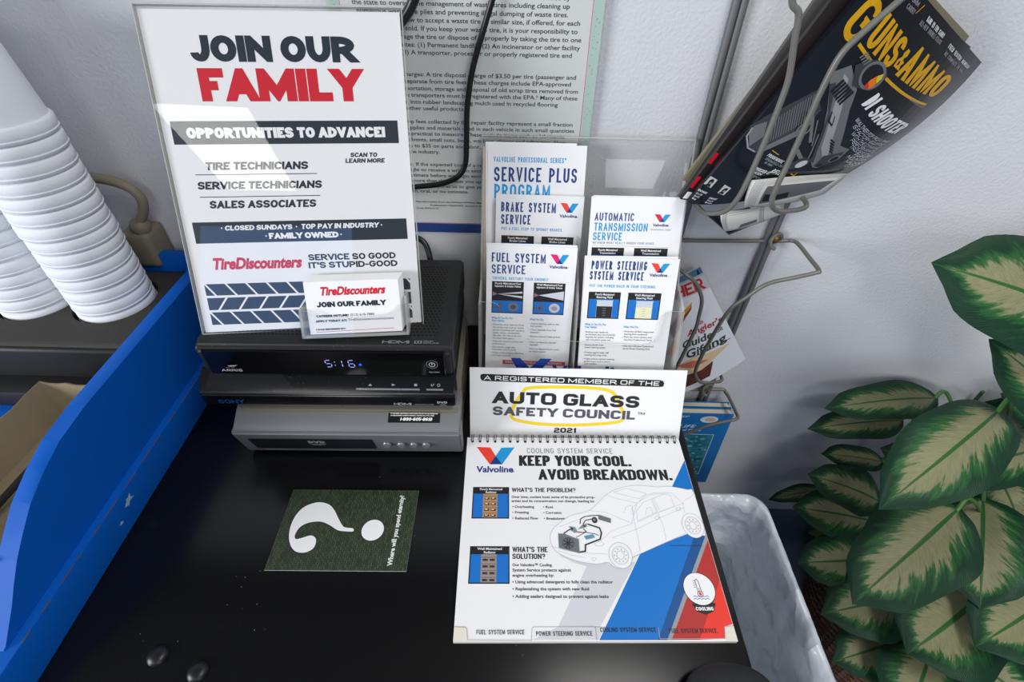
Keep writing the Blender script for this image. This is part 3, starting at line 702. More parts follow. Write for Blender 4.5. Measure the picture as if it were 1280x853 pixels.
# ================================================================== POSTCARD
M_OLIVE = mat('olive_brick_print', (56, 66, 46), .4, .4)
nt = M_OLIVE.node_tree; tc = nt.nodes.new('ShaderNodeTexCoord'); br = nt.nodes.new('ShaderNodeTexBrick')
br.inputs['Color1'].default_value = rgb(66, 80, 56); br.inputs['Color2'].default_value = rgb(44, 54, 38); br.inputs['Mortar'].default_value = rgb(24, 30, 22); br.inputs['Scale'].default_value = 110
br.inputs['Mortar Size'].default_value = .03; mp = nt.nodes.new('ShaderNodeMapping'); mp.inputs['Rotation'].default_value = (0, 0, R(90))
nt.links.new(tc.outputs['Object'], mp.inputs[0]); nt.links.new(mp.outputs[0], br.inputs[0]); nt.links.new(br.outputs['Color'], nt.nodes['Principled BSDF'].inputs['Base Color'])
pcd = Sheet()
pcd.rect(0, 0, 139, 89, M_OLIVE, 1)
def smooth_closed(P, n=5):
    N = len(P); out = []
    for i in range(N):
        p0, p1, p2, p3 = (Vector(P[(i + k) % N]) for k in (-1, 0, 1, 2))
        for k in range(n):
            t = k / n; q = .5 * ((2 * p1) + (p2 - p0) * t + (2 * p0 - 5 * p1 + 4 * p2 - p3) * t * t + (3 * p1 - p0 - 3 * p2 + p3) * t ** 3); out.append((q.x, q.y))
    return out
qm = [(76.3, 43.9), (77.3, 40.5), (69.3, 40.5), (61.2, 41.7), (50.5, 47.6), (40.4, 51.0), (28.9, 49.7), (21.3, 44.8), (18.7, 36.6), (20.8, 31.9), (26.3, 32.9), (34.4, 35.7), (39.4, 34.1), (42.2, 30.1), (42.0, 22.9), (37.0, 18.7), (30.9, 17.6), (24.2, 19.2), (18.1, 24.7), (13.2, 33.9), (11.1, 46.1), (12.9, 58.8), (19.3, 68.3), (31, 73.2), (42.7, 71.5), (51.2, 65.0), (59.5, 53.6), (66.8, 45.4)]
qs = smooth_closed(qm)
SHD = ink('mark_edge', (20, 24, 40))
pcd.poly([(a - .7, b - .7) for a, b in qs], SHD, 2); pcd.poly(qs, WHITE, 3)
pcd.disc(96.8, 41.5, 11.6, SHD, 2, '', 32); pcd.disc(97.5, 42.2, 11.5, WHITE, 3, '', 32)
pcd.text('Where will you spend eternity?', 124.0, 5.5, 77, 4.6, 'VL', WHITE, 2, '', 90)
o = build_sheet('postcard', pcd, plane((-.2386, .2070, .0012), .96, 0, 90), 139, 89, .0006)
tag(o, 'dark green postcard with a big white question mark on the black counter', 'postcard')

# ================================================================== FLIP CALENDAR
CAL = pose((-.0468, .1476, .0058), (.9997, .0237, -.001), (-.0237, .9992, .030), (.0017, -.0300, .9995))
def w_(M): 
    M = M.to_3x3(); u = M.col[0].normalized(); v = (M.col[1] - u * M.col[1].dot(u)).normalized(); return u, v, u.cross(v)
u, v, n_ = w_(CAL); CAL = pose((-.0468, .1476, .0052), u, v, n_)
cs = Sheet(); cs.rect(0, 0, 254, 217, PAPER, .3)
PALE = ink('pale_grey', (208, 209, 214))
def page(q): 
    for f in (lambda p: p[0] - .2, lambda p: 253.6 - p[0], lambda p: p[1] - 1.0): q = clip_half(q, f) if len(q) > 2 else q
    return q
cs.poly([(93.8, 11.7), (132, 11.5), (175, 70), (126, 65.5)], PALE, 1); cs.poly([(70.4, 1.2), (129, 1.2), (137, 12), (94, 12), (93.8, 11.7)], PALE, 1)
cs.poly(page([(129.9, 1.0), (182.3, 1.0), (254, 103), (254, 186.7), (253.6, 186.7)]), ink('page_blue', (0, 112, 196)), 2, 'stripes')
cs.poly(page([(182.3, .9), (190.6, .9), (254, 99.5), (254, 118)]), ink('page_dark_blue', (10, 78, 140)), 3, 'stripes')
cs.poly(page([(190.6, .9), (195.0, .9), (254, 93.0), (254, 99.5)]), LGREY, 3, 'stripes')
cs.poly(page([(194.8, 1.2), (219.5, 1.2), (254, 53.1), (254, 93.0)]), ink('page_dark_red', (176, 44, 40)), 3, 'stripes')
cs.poly(page([(219.0, 1.2), (243, 2.2), (245.2, 11.8), (254, 14), (254, 53.1)]), ink('page_red', (232, 52, 36)), 3, 'stripes')
cs.poly([(245.8, 11.2), (243.4, .4), (254, .4), (254, 12.4)], PAPER2, 4, 'index_tabs'); cs.poly([(0, .4), (12, .4), (11.2, 11), (0, 11.6)], PAPER2, 4, 'index_tabs')
TABL = ink('tab_line', (165, 166, 172))
for P in ([(0, 11.9), (10.2, 11.6), (11.8, 9.5), (12.9, 1.2), (69.6, .8)], [(69.4, 1), (70.2, 10.5), (71.6, 11.6), (126, 12.0), (127.6, 10.8), (127.6, 1)], [(127.8, 1.2), (127.8, 11.8)], [(184.4, 2), (184.9, 11.3), (184.4, 2), (243, 2.2), (245.6, 11.8), (254, 12.6)]): cs.line(P, .45, TABL, 5, 'index_tabs')
for t_, x, y, w in (('FUEL SYSTEM SERVICE', 20.3, 5.6, 43), ('POWER STEERING SERVICE', 73.8, 4.4, 50.4), ('COOLING SYSTEM SERVICE', 131.8, 7.4, 50.5), ('FUEL SYSTEM SERVICE', 194.1, 6.6, 43.3)): cs.text(t_, x, y, w, 3.7, 'D', BLACK, 6, 'index_tabs')
def vlogo(s, x, y, w, h, left=ORED, right=CYAN, part='logo', dark=DINK, z=2):
    f = lambda P: [(x + a * w, y + b * h) for a, b in P]
    s.poly(f([(0, 1), (.36, .97), (.507, .47), (.36, 0)]), left, z, part); s.poly(f([(.507, .47), (.68, 0), (.36, 0)]), dark, z, part); s.poly(f([(.655, .96), (1, .98), (.68, 0), (.507, .47)]), right, z, part)
vlogo(cs, 11.6, 180.2, 44.6, 23.4); cs.text('Valvoline', 13.0, 170.0, 41.6, 7.4, 'VL', DINK, 2, 'logo'); cs.disc(55.4, 170.6, .6, DINK, 2, 'logo', 8)
cs.text('COOLING SYSTEM SERVICE', 70.7, 195.3, 100.4, 6.9, 'W', GREY); cs.text('KEEP YOUR COOL.', 61.2, 178.3, 129.5, 14, 'C', BLACK, 2, 'headline'); cs.text('AVOID BREAKDOWN.', 82.9, 160.7, 151, 13.4, 'C', BLACK, 2, 'headline')
TAN = ink('tank_tan', (176, 136, 96)); TAN2 = ink('tank_metal', (150, 140, 134)); DK = ink('photo_dark', (26, 24, 26))
def radiator_photo(x0, y0, x1, y1, caption, body, slots):
    p = 'photo'; cs.rect(x0, y0, x1, y1, DK, 1, p); cs.rect(x0 + 1.2, y0 + 1.2, x1 - 1.2, y1 - 8.2, PBLUE, 2, p)
    a = x0 + (x1 - x0) * .29; b = x0 + (x1 - x0) * .68; cs.rect(a, y0 + 1.2, b, y1 - 8.2, body, 3, p)
    for k in range(4):
        yy = y0 + 2.2 + k * (y1 - y0 - 10) / 4.1
        cs.rect(a + .5, yy + 3.4, b - .5, yy + 4.0, ink('fin', (120, 96, 74)), 4, p)
        for xx in (a + 1.6, a + 8.6):
            cs.rect(xx, yy, xx + 5.2, yy + 2.2, slots, 4, p); cs.rect(xx + .8, yy + 1.0, xx + 3.6, yy + 2.0, ink('slot_light', (226, 220, 206)) if body is TAN else DK, 5, p)
    cx = (x0 + x1) / 2
    cs.text(caption, x0 + 7.5, y1 - 3.8, x1 - x0 - 15, 2.3, 'RB', WHITE, 3, p); cs.text('Radiator', cx - 6, y1 - 7.4, 12, 2.3, 'RB', WHITE, 3, p)
radiator_photo(10.1, 114.7, 49.8, 151.4, 'Poorly Maintained', TAN, DK); radiator_photo(10.4, 49, 50.1, 85.4, 'Well Maintained', TAN2, ink('slot_grey', (70, 66, 66)))
cs.text("WHAT'S THE PROBLEM?", 52.7, 145.5, 70.3, 5.1, 'C2', BLACK)
for t_, x, y, w in (('Over time, coolant loses some of its protective prop-', 52.4, 138.3, 91.1), ('erties and its concentration can change, leading to:', 52.4, 133.6, 90), ('• Overheating', 53.1, 126.8, 23.4), ('• Rust', 85.9, 126.6, 11), ('• Freezing', 53, 120.5, 17.6), ('• Corrosion', 86, 120.2, 19.5), ('• Reduced Flow', 53, 113.9, 27.1), ('• Breakdown', 86.2, 113.7, 22.6),
                    ('Our Valvoline™ Cooling', 52.8, 65.5, 38.8), ('System Service protects against', 52.8, 60.6, 57.2), ('engine overheating by:', 52.8, 55.6, 40.4), ('• Using advanced detergents to fully clean the radiator', 52.7, 49.5, 96.9), ('• Replenishing the system with new fluid', 52.7, 43.1, 73.2), ('• Adding sealers designed to prevent against leaks', 52.7, 36.4, 90.9)):
    cs.text(t_, x, y, w, 2.7, 'RB', BLACK)
cs.text("WHAT'S THE", 52.9, 79.4, 35.4, 5.4, 'C2', BLACK); cs.text('SOLUTION?', 52.9, 72.6, 32.7, 5.3, 'C2', BLACK)
# the see-through car drawing
CARW = ink('car_white', (240, 240, 243)); p = 'car_drawing'
outl = [(91.7, 94.7), (94.5, 102.5), (101.2, 108.9), (114.5, 117.9), (136.0, 124.5), (156.2, 142.6), (172.2, 150.5), (191.2, 154.1), (214.1, 152.1), (227.7, 152.9), (246.7, 149.1), (253.2, 145.5), (253.4, 101.4), (248.9, 96.7), (241.2, 94.1), (233.8, 98.4), (172.0, 73.6), (163.0, 64.2), (154.1, 64.3), (147.5, 69.4), (139.8, 68.0), (128.0, 68.5), (113.4, 71.8), (99.0, 78.6), (93.4, 85.4)]
cs.poly([(99, 77), (113, 69.5), (128, 65), (141, 65.4), (150, 69), (128, 72), (110, 76)], FAINT, 3, p)
so = smooth_closed(outl, 4); so = [(min(a, 253.6), b) for a, b in so]
cs.poly(so, CARW, 4, p); cs.line(so + [so[0]], .35, LINE, 5, p)
for P in ([(156.2, 142.6), (164.6, 138.6), (188.1, 132.7), (198.7, 141.4), (207.7, 144.9), (226.0, 145.6)], [(164.8, 145.2), (178.9, 150.5), (200.9, 144.0), (190.7, 137.9), (164.8, 145.2)], [(135.9, 124.0), (153.3, 121.8), (178.4, 110.0)], [(188.1, 132.7), (178.4, 110.0)],
          [(181.4, 109.2), (181.4, 126.7), (190.0, 134.4), (206.5, 143.1), (229.1, 144.7), (237.8, 133.2), (237.4, 122.1)], [(184.1, 110.8), (207.6, 121.4), (239.4, 133.2)], [(205.7, 139.6), (208.4, 121.4), (211.2, 104.9), (210.4, 92.3)], [(181.4, 109.2), (182.0, 90.9), (181.5, 80.2)], [(172.2, 74.3), (232.5, 99.2)],
          [(142.9, 91.2), (156.8, 102.1), (180.0, 110.0)], [(101.7, 105.7), (122.1, 113.7), (137.0, 119.4)], [(92.6, 85.4), (108.2, 80.7), (129.1, 78.4), (148.6, 77.5)], [(99.1, 80.8), (113.8, 76.2), (125.6, 73.9)], [(185.2, 112.4), (185.6, 123.3), (194.7, 133.5), (204.6, 137.8), (207.0, 122.3), (185.2, 112.4)],
          [(207.2, 138.7), (218.8, 143.0), (226.8, 142.1), (227.8, 129.0), (211.2, 123.1), (207.2, 138.7)], [(239.0, 134.9), (249.6, 141.0), (252.4, 143.7)], [(203.2, 115.6), (206.1, 118.1), (209.1, 117.2), (206.0, 113.5), (203.2, 115.6)], [(228.8, 126.4), (234.1, 128.1), (233.3, 125.0), (229.0, 123.8), (228.8, 126.4)],
          [(136.4, 88.2), (142.9, 91.2), (146.3, 88.1), (143.7, 85.8), (137.6, 85.8), (136.4, 88.2)], [(131.5, 73.1), (134.7, 74.6), (136.7, 72.4), (133.4, 70.5), (131.5, 73.1)], [(172.5, 121.7), (175.2, 128.5), (182.0, 130.1), (181.8, 119.9)], [(194.2, 118.2), (197.5, 126.6), (201.8, 128.3), (202.7, 120.6)], [(155.6, 94.2), (182.0, 103.5), (214.1, 118.0), (238.1, 128.0)]):
    cs.line(P, .28, LINE, 5, p)
for cx, cy, ra, rb in ((161.0, 76.3, 11.6, 12.8), (242.2, 107.7, 11.2, 13.4)):
    cs.disc(cx, cy, ra, CARW, 6, p, 32, rb)
    for k, w in ((1, .4), (.72, .25), (.66, .25), (.36, .25), (.3, .25)): cs.ring(cx, cy, ra * k, w, LINE, 7, p, 28, rb * k)
    for k in range(10):
        a = k * math.pi / 5; cs.disc(cx + ra * .5 * math.cos(a), cy + rb * .5 * math.sin(a), .7, LINE, 7, p, 8)
RADG = ink('radiator_grey', (104, 112, 116)); HOSE = ink('hose', (40, 44, 50)); TEAL = ink('reservoir', (84, 150, 178)); MET = ink('engine_metal', (128, 140, 146))
p = 'cooling_parts'
for P, w in (([(123.9, 108.8), (125.0, 114.5), (129.5, 117.0), (138.4, 118.2), (144.1, 118.5)], .9), ([(127.1, 108.8), (129.9, 112.8), (137.2, 114.4)], .9), ([(131.8, 108.7), (143.8, 104.6), (145.0, 99.0), (142.8, 92.7), (127.0, 86.7), (126.3, 80.3), (120.2, 79.2)], 1.5), ([(105.8, 98.5), (111.6, 102.4), (116.4, 104.0)], 1.2), ([(118.6, 94.5), (128.5, 99.9), (137.6, 98.3), (142.0, 96.7)], .6), ([(126.6, 103.9), (129.3, 100.7), (126.9, 99.5), (117.6, 100.5)], .9)): cs.line(P, w, HOSE, 8, p)
cs.poly([(100.4, 98.5), (106.6, 98.3), (120.7, 92.6), (120.1, 78.4), (100.1, 83.8)], RADG, 8, p); cs.line([(100.4, 98.5), (120.7, 92.6), (120.1, 78.4), (100.1, 83.8), (100.4, 98.5)], .6, MET, 9, p)
for k in range(8):
    a = k * math.pi / 4 + .2; cs.line([(109.6, 88.3), (109.6 + 4.9 * math.cos(a), 88.3 + 5.6 * math.sin(a))], 1.1, HOSE, 10, p)
cs.disc(109.6, 88.3, 1.6, HOSE, 11, p, 12); cs.ring(109.6, 88.3, 5.6, .4, HOSE, 10, p, 20)
cs.disc(139.6, 113.2, 3.0, HOSE, 9, p, 16, 3.5); cs.disc(139.3, 113.4, 1.4, MET, 10, p, 12)
cs.poly([(144.2, 119.4), (157.1, 114.8), (156.3, 109.9), (143.9, 113.9)], RADG, 9, p); cs.poly([(126.5, 96.0), (135.9, 97.8), (137.9, 94.3), (128.4, 92.1)], TEAL, 9, p)
cs.poly([(111.9, 106.4), (118.2, 105.4), (120.1, 101.6), (117.5, 98.9), (113.9, 101.6)], MET, 9, p); cs.poly([(126.3, 108.4), (131.0, 109.1), (130.6, 105.5), (121.1, 103.0)], MET, 9, p)
cs.disc(115, 103.5, 1.3, HOSE, 10, p, 10); cs.disc(128, 106.6, 1.0, HOSE, 10, p, 10)
p = 'cooling_badge'
cs.poly([(221.2, 30.2), (224.5, 24.2), (231.5, 21.8), (238.5, 24.2), (243.2, 31.4), (238, 33), (231, 28.6), (226, 31)], BLACK, 5, p)
cs.disc(231.4, 44.4, 15.2, BLACK, 5, p, 40); cs.disc(231.4, 44.6, 14.6, WHITE, 6, p, 40)
cs.poly([(220.8, 31.6), (223.6, 24.6), (231.5, 21.8), (239.5, 24.6), (243.4, 31.8), (237.6, 30.8), (231.4, 29.2), (226, 30.4)], BLACK, 7, p); cs.text('COOLING', 223.2, 25.2, 16.6, 3.2, 'M', WHITE, 8, p)
cs.ring(231.2, 39.6, 2.5, .6, GREY, 7, p, 18); cs.line([(229.4, 41.6), (229.2, 52), (230.6, 53.4), (232.0, 52), (233.0, 41.4)], .6, GREY, 7, p); cs.disc(231.2, 39.6, 1.4, ORED, 8, p, 12); cs.line([(231.2, 40), (231, 45)], .7, ORED, 8, p)
for k in range(4): cs.line([(226.8, 52 - 2 * k), (228.6, 51.8 - 2 * k)], .5, GREY, 7, p)
for yy in (35.4, 37.6):
    cs.line([(223.6 + k * 1.9, yy + (.7 if k % 2 else -.4)) for k in range(9)], .5, PBLUE, 7, p)
cs.text('Images are illustrative. Actual results may vary.', 213, 86, 34, 1.1, 'R', BLACK, 5)
cal = build_sheet('flip_calendar', cs, CAL, 254, 217, .0050, mat('page_stack', (222, 218, 208), .6, .3))
tag(cal, 'wire-bound flip chart reading KEEP YOUR COOL lying flat on the counter', 'flip chart')
bm = bmesh.new()
for k in range(28):
    x = .0064 + k * .00895
    for d in (-.0011, .0011):
        P = [(x + d, .2118, .0005), (x + d, .2122, .0022), (x + d, .2160, .0040), (x + d, .2195, .0024), (x + d, .2200, -.0012), (x + d, .2178, -.0046)]
        bm_tube(bm, catmull(P, 4), .00042, 6)
o = frombm('wire_binding', bm, mat('wire_black', (28, 28, 30), .35, .5, metal=.5), smooth=True); sub(o, cal)
hs = Sheet()
for k in range(28): hs.rect(5.0 + k * 8.95, 209.9, 7.8 + k * 8.95, 212.4, BLACK, 2)
sub(mesh_print('punched_holes', hs.d[''], flat, None), cal)

# ================================================================== GLASS COUNCIL PLACARD
AG = plane((-.0497, .3725, .0012), .96, -.12, 25)
gs = Sheet()
ring = smooth_closed([(50.1, 33.9), (54.5, 46.6), (63.0, 60.5), (72.4, 66.6), (124.5, 68.2), (160.3, 65.5), (173.2, 58.4), (182.5, 40.2), (185.6, 28.6), (174.9, 22.6), (129.2, 18.6), (86.5, 19.2), (58.7, 23.4), (50.8, 27.5)], 4)
gs.line(ring + [ring[0]], 4.0, YEL, 1, 'logo_ring')
gs.poly([(17, 74.4), (225, 69.6), (229.6, 70.6), (230.2, 74.6), (228.4, 77.8), (224, 78.6), (16, 83.4), (13, 82.6), (12.2, 79), (13.8, 75.4)], BLACK, 1); gs.text('A REGISTERED MEMBER OF THE', 16.8, 75.9, 207.5, 5.5, 'E', WHITE, 2, '', -1.25)
DG = ink('council_black', (40, 38, 42)); MG = ink('council_grey', (84, 84, 92))
gs.text('AUTO GLASS', 27.0, 46.2, 176, 15.4, 'EB', DG, 3, 'headline', -1.3); gs.text('SAFETY COUNCIL', 27.2, 30.6, 172, 11.4, 'EB', MG, 3, 'headline', -1.3); gs.text('TM', 202, 33.5, 9, 3.2, 'M', MG, 3, 'headline', -1.3)
gs.text('2021', 102, 8.0, 27, 6.6, 'EB', BLACK, 2)
o = build_sheet('placard', gs, AG, 256, 91, .0016)
tag(o, 'white AUTO GLASS SAFETY COUNCIL placard leaning behind the flip chart', 'placard')

# ================================================================== BROCHURES AND THEIR HOLDER
def tier(y): return plane((0, y, .012), 0, 0, 20)
def brochure(name, sh, y, x, top, w, L, roll, label, group='service brochures in the clear holder', shift=(0, 0, 0), body=None):
    """x, top in sheet millimetres on the tier plane; prints use that plane's own millimetres"""
    M = tier(y) @ Matrix.Translation((x / 1000 + shift[0], (top - L) / 1000 + shift[1], shift[2])) @ Matrix.Rotation(R(roll), 4, 'Z')
    o = build_sheet(name, sh, M, w, L, .0007, body)
    tag(o, label, 'brochure', group); return o
class Off(Sheet):
    def __init__(s, ox, oy): super().__init__(); s.o = (ox, oy)
    def add(s, part, m, z, polys): super().add(part, m, z, [[(a - s.o[0], b - s.o[1]) for a, b in q] for q in polys])
def small_logo(s, x, y, w, h, left, tx, ty, tw, th=3.3):
    vlogo(s, x, y, w, h, left, CYAN); s.text('Valvoline', tx, ty, tw * .94, th, 'VL', DINK, 2, 'logo'); s.disc(tx + tw, ty + .4, .35, DINK, 2, 'logo', 8)
# power steering
s = Off(78.5, 199.5 - 193); 
s.text('POWER STEERING', 85.1, 186.0, 61.5, 9.9, 'D', VBLUE, 2, 'title'); s.text('SYSTEM SERVICE', 84.2, 174.2, 60, 9.9, 'D', VBLUE, 2, 'title'); s.text('PUT THE POWER BACK IN YOUR STEERING.', 84.6, 165.6, 75, 3.2, 'DL', CYAN)
small_logo(s, 151, 183.8, 21, 10.7, ORED, 150.6, 179.4, 21.1)
def photo_frame(s, x0, y0, x1, y1, a, b):
    p = 'photo'; s.rect(x0, y0, x1, y1, DK, 1, p); s.rect(x0 + 1.2, y0 + 1.2, x1 - 1.2, y1 - 8.5, PBLUE, 2, p)
    c = (x0 + x1) / 2; w = (x1 - x0) * .6; s.text(a, c - w / 2, y1 - 3.9, w, 2.4, 'RB', WHITE, 3, p); s.text(b, c - w * .42, y1 - 7.3, w * .84, 2.4, 'RB', WHITE, 3, p)
GLS = ink('beaker_glass', (196, 206, 216)); OIL = ink('dark_oil', (36, 34, 34)); FLUID = ink('pale_fluid', (226, 226, 186))
for x0, x1, cap, fill in ((84.6, 121, 'Poorly Maintained', OIL), (129.4, 167, 'Well Maintained', FLUID)):
    photo_frame(s, x0, 128, x1, 160, cap, 'Steering Fluid'); p = 'photo'
    a, b = x0 + (x1 - x0) * .27, x0 + (x1 - x0) * .78
    s.poly([(a, 129.3), (b, 129.3), (b - .2, 149.4), (b + .8, 150.4), (a - .8, 150.4), (a + .2, 149.4)], GLS, 3, p); s.rect(a + .3, 129.4, b - .3, 143, fill, 4, p)
    for k in range(4): s.rect((a + b) / 2 - 2, 132 + k * 2.8, (a + b) / 2 + 2, 132.4 + k * 2.8, LGREY, 5, p)
for t_, x, y, w in (('What It Can Do For', 82.9, 119.5, 24.9), ('Your Vehicle:', 83.1, 116.1, 14.5), ('What We Do:', 127.9, 117.3, 17.6)): s.text(t_, x, y, w, 2.5, 'RB', CYAN)
for t_, x, y, w in (('• Removes wear metals and', 83.1, 110.1, 27.7), ('particulates that can physically', 84.6, 107.0, 34.9), ('degrade the system, including', 84.9, 103.7, 33.1), ('rack and pinion, pump and', 85.2, 100.4, 29.2), ('• Extends the life of the', 83.5, 93.8, 23.5), ('power steering system', 84.8, 90.6, 24.6), ('• Protects against leaks, stiff', 83.7, 84.0, 30.1), ('steering and pump noise', 85.3, 80.7, 26.9), ('• Helps achieve optimal steering', 83.8, 75.7, 37.7), ('performance even in severe', 85.4, 72.4, 31.6), ('cold weather', 85.7, 69.2, 15.5),
                    ('• Drain the old fluid using power', 127.9, 111.8, 36.6), ('steering flush equipment', 129.6, 108.5, 27.5), ('• Flush the entire system with', 128.1, 104.9, 34.7), ('Valvoline Professional Series', 129.9, 101.4, 33.4), ('• Add new Valvoline Professional', 128.3, 93.5, 37.9), ('Series Power Steering Fluid', 130.3, 90.0, 31.8)): s.text(t_, x, y, w, 2.1, 'R', TXT)
brochure('brochure', s, .404, 78.5, 199.5, 103.5, 193, 0, 'POWER STEERING SYSTEM SERVICE brochure at the front right of the clear holder')
brochure('brochure', Sheet(), .404, 78.5, 199.5, 103.5, 193, .6, 'brochure directly behind the power steering one, only its edge showing', shift=(.0006, .0012, -.0016))
# fuel system
s = Off(-34.5, 202.5 - 196)
s.text('FUEL SYSTEM', -28.8, 183.0, 61.4, 10.7, 'D', VBLUE, 2, 'title'); s.text('SERVICE', -28.7, 169.6, 38.7, 10.4, 'D', VBLUE, 2, 'title'); s.text('"DRIVERS, RESTART YOUR ENGINES"', -27.9, 162.4, 65.5, 3.3, 'DL', CYAN)
small_logo(s, 37.5, 183, 21.6, 11, MAGENTA, 37.4, 177.8, 21.9)
for x0, x1, cap in ((-28, 9, 'Poorly Maintained Fuel'), (20.6, 57.4, 'Well Maintained Fuel')):
    p = 'photo'; y0, y1 = 121.5, 160.2; s.rect(x0, y0, x1, y1, DK, 1, p); s.rect(x0 + 1, y0 + 1.2, x1 - 1, y0 + 15.6, PBLUE, 2, p)
    s.text(cap, x0 + 3.4, y1 - 3.4, x1 - x0 - 6.8, 2.2, 'RB', WHITE, 3, p); s.text('Injectors & Intake Valves', x0 + 3.4, y1 - 6.6, x1 - x0 - 6.8, 2.2, 'RB', WHITE, 3, p)
    SP = ink('spray', (205, 208, 222)); yc = y0 + 23.6
    if x0 < 0: s.poly([(x0 + 6, yc), (x1 - 1.2, yc + 3.6), (x1 - 1.2, yc + 1.4)], SP, 3, p); s.poly([(x0 + 6, yc), (x1 - 1.2, yc - 4.6), (x1 - 1.2, yc - 2.0)], SP, 3, p)
    else: s.poly([(x0 + 6, yc), (x1 - 1.2, yc + 5.6), (x1 - 1.2, yc - 5.4)], SP, 3, p)
    s.poly([(x0 + 1, yc + 2.8), (x0 + 6.4, yc), (x0 + 1, yc - 2.6)], ink('nozzle', (150, 110, 120)), 4, p)
    VM = ink('valve_metal', (112, 116, 138)) if x0 < 0 else ink('valve_clean', (196, 190, 200))
    s.disc(x0 + 25.5, y0 + 8.2, 6.4, VM, 3, p, 24, 5.8); s.disc(x0 + 25.5, y0 + 8.0, 3.4, ink('valve_shade', (150, 146, 160)) if x0 > 0 else ink('valve_soot', (70, 74, 92)), 4, p, 18, 2.8)
    s.disc(x0 + 9.6, y0 + 7.8, 2.2, ink('valve_side', (88, 92, 108)), 3, p, 18, 6.4); s.rect(x0 + 1, y0 + 6.6, x0 + 9, y0 + 8.6, ink('valve_side'), 3, p)
for t_, x, y, w in (('What It Can Do For', -27.6, 114.1, 25.2), ('Your Vehicle:', -27.6, 110.6, 15.3), ('What We Do:', 17.7, 113.7, 16.9)): s.text(t_, x, y, w, 2.5, 'RB', CYAN)
for t_, x, y, w in (('• Removes dirty deposits from', -27.6, 106.0, 38.8), ('the entire fuel and air intake', -26.2, 102.4, 37.6), ('system, including fuel injectors,', -26.2, 98.9, 38.5), ('intake valves, combustion', -26.2, 95.4, 33.1), ('chamber, throttle body and', -26.2, 91.9, 34.6), ('the entire fuel system', -26.1, 88.4, 26.5), ('• Improves maximum power and', -27.5, 84.3, 38.3), ('performance', -26.1, 81.0, 15.6), ('• Decreases rough idle,', -27.4, 76.7, 29.4), ('hesitation and knocking', -26.1, 73.4, 28.9), ('• Helps restore engine efficiency', -27.4, 69.1, 39.7), ('and fuel economy', -26.0, 65.6, 22.7),
                    ('• Attach cleaning tools to the', 17.6, 108.6, 35.5), ('fuel system', 19.1, 105.4, 14.0), ('• Clean deposits from fuel', 17.6, 100.8, 32.5), ('injectors', 19.1, 97.5, 10.9), ('• Remove deposit build up from', 17.4, 92.1, 38.6), ('• Clean combustion chamber', 17.3, 84.7, 34.4), ('deposits', 18.8, 81.2, 10.4), ('• Remove deposits from entire', 17.4, 75.8, 38.2), ('air intake system', 18.8, 72.4, 20.4)): s.text(t_, x, y, w, 2.1, 'R', TXT)
s.rect(-12.9, 55, 64, 60.6, ink('brochure_red', (196, 72, 84)), 1); s.text('SERVICE CARE PROGRAM LIMITED WARRANTY', -10, 56.6, 70, 2.6, 'D', WHITE)
brochure('brochure', s, .420, -34.5, 202.5, 102.5, 196, -.7, 'FUEL SYSTEM SERVICE brochure at the front left of the clear holder')
brochure('brochure', Sheet(), .420, -34.5, 202.5, 102.5, 196, -.3, 'brochure directly behind the fuel system one, only its edge showing', shift=(.0008, .0014, -.0018))
# automatic transmission
s = Off(82.8, 257 - 216)
s.text('AUTOMATIC', 87.8, 241.2, 43.2, 8.6, 'D', VBLUE, 2, 'title'); s.text('TRANSMISSION', 87.9, 230.0, 59.3, 9.0, 'D', CYAN, 2, 'title'); s.text('SERVICE', 87.5, 219.6, 32.3, 8.8, 'D', CYAN, 2, 'title')
s.text('WE KNOW WHAT REALLY GRINDS YOUR GEARS.', 87.3, 215.6, 69.6, 2.5, 'DL', LGREY); s.line([(87, 213.8), (173, 212.8)], .3, LGREY, 1)
small_logo(s, 153.2, 240.8, 17.8, 8.4, ink('logo_crimson', (214, 24, 72)), 152.6, 236.0, 18.4, 2.9); s.text('PROFESSIONAL SERIES', 150.5, 231.6, 22.9, 1.5, 'DL', LGREY, 2, 'logo')
for x0, x1, cap in ((87, 123.6, 'Poorly Maintained'), (135, 172.8, 'Well Maintained')):
    photo_frame(s, x0, 173, x1, 211.5, cap, 'Transmission'); p = 'photo'; random.seed(int(x0))
    GM = [ink('gear_a', (120, 108, 104)), ink('gear_b', (74, 66, 66)), ink('gear_c', (164, 154, 148))]
    x = x0 + 1.4
    while x < x1 - 4:
        w = random.uniform(2, 4.4); hh = random.uniform(19, 27); s.rect(x, 174.2, x + w, 174.2 + hh, random.choice(GM), 3, p); s.rect(x + w * .6, 174.2, x + w * .85, 174.2 + hh - 1, GM[1], 4, p); x += w + .5
brochure('brochure', s, .421, 82.8, 257, 102, 226, .3, 'AUTOMATIC TRANSMISSION SERVICE brochure standing behind the power steering one')
brochure('brochure', Sheet(), .421, 82.8, 257, 102, 226, 0, 'brochure directly behind the automatic transmission one, only its edge showing', shift=(.0010, .0010, -.0020))
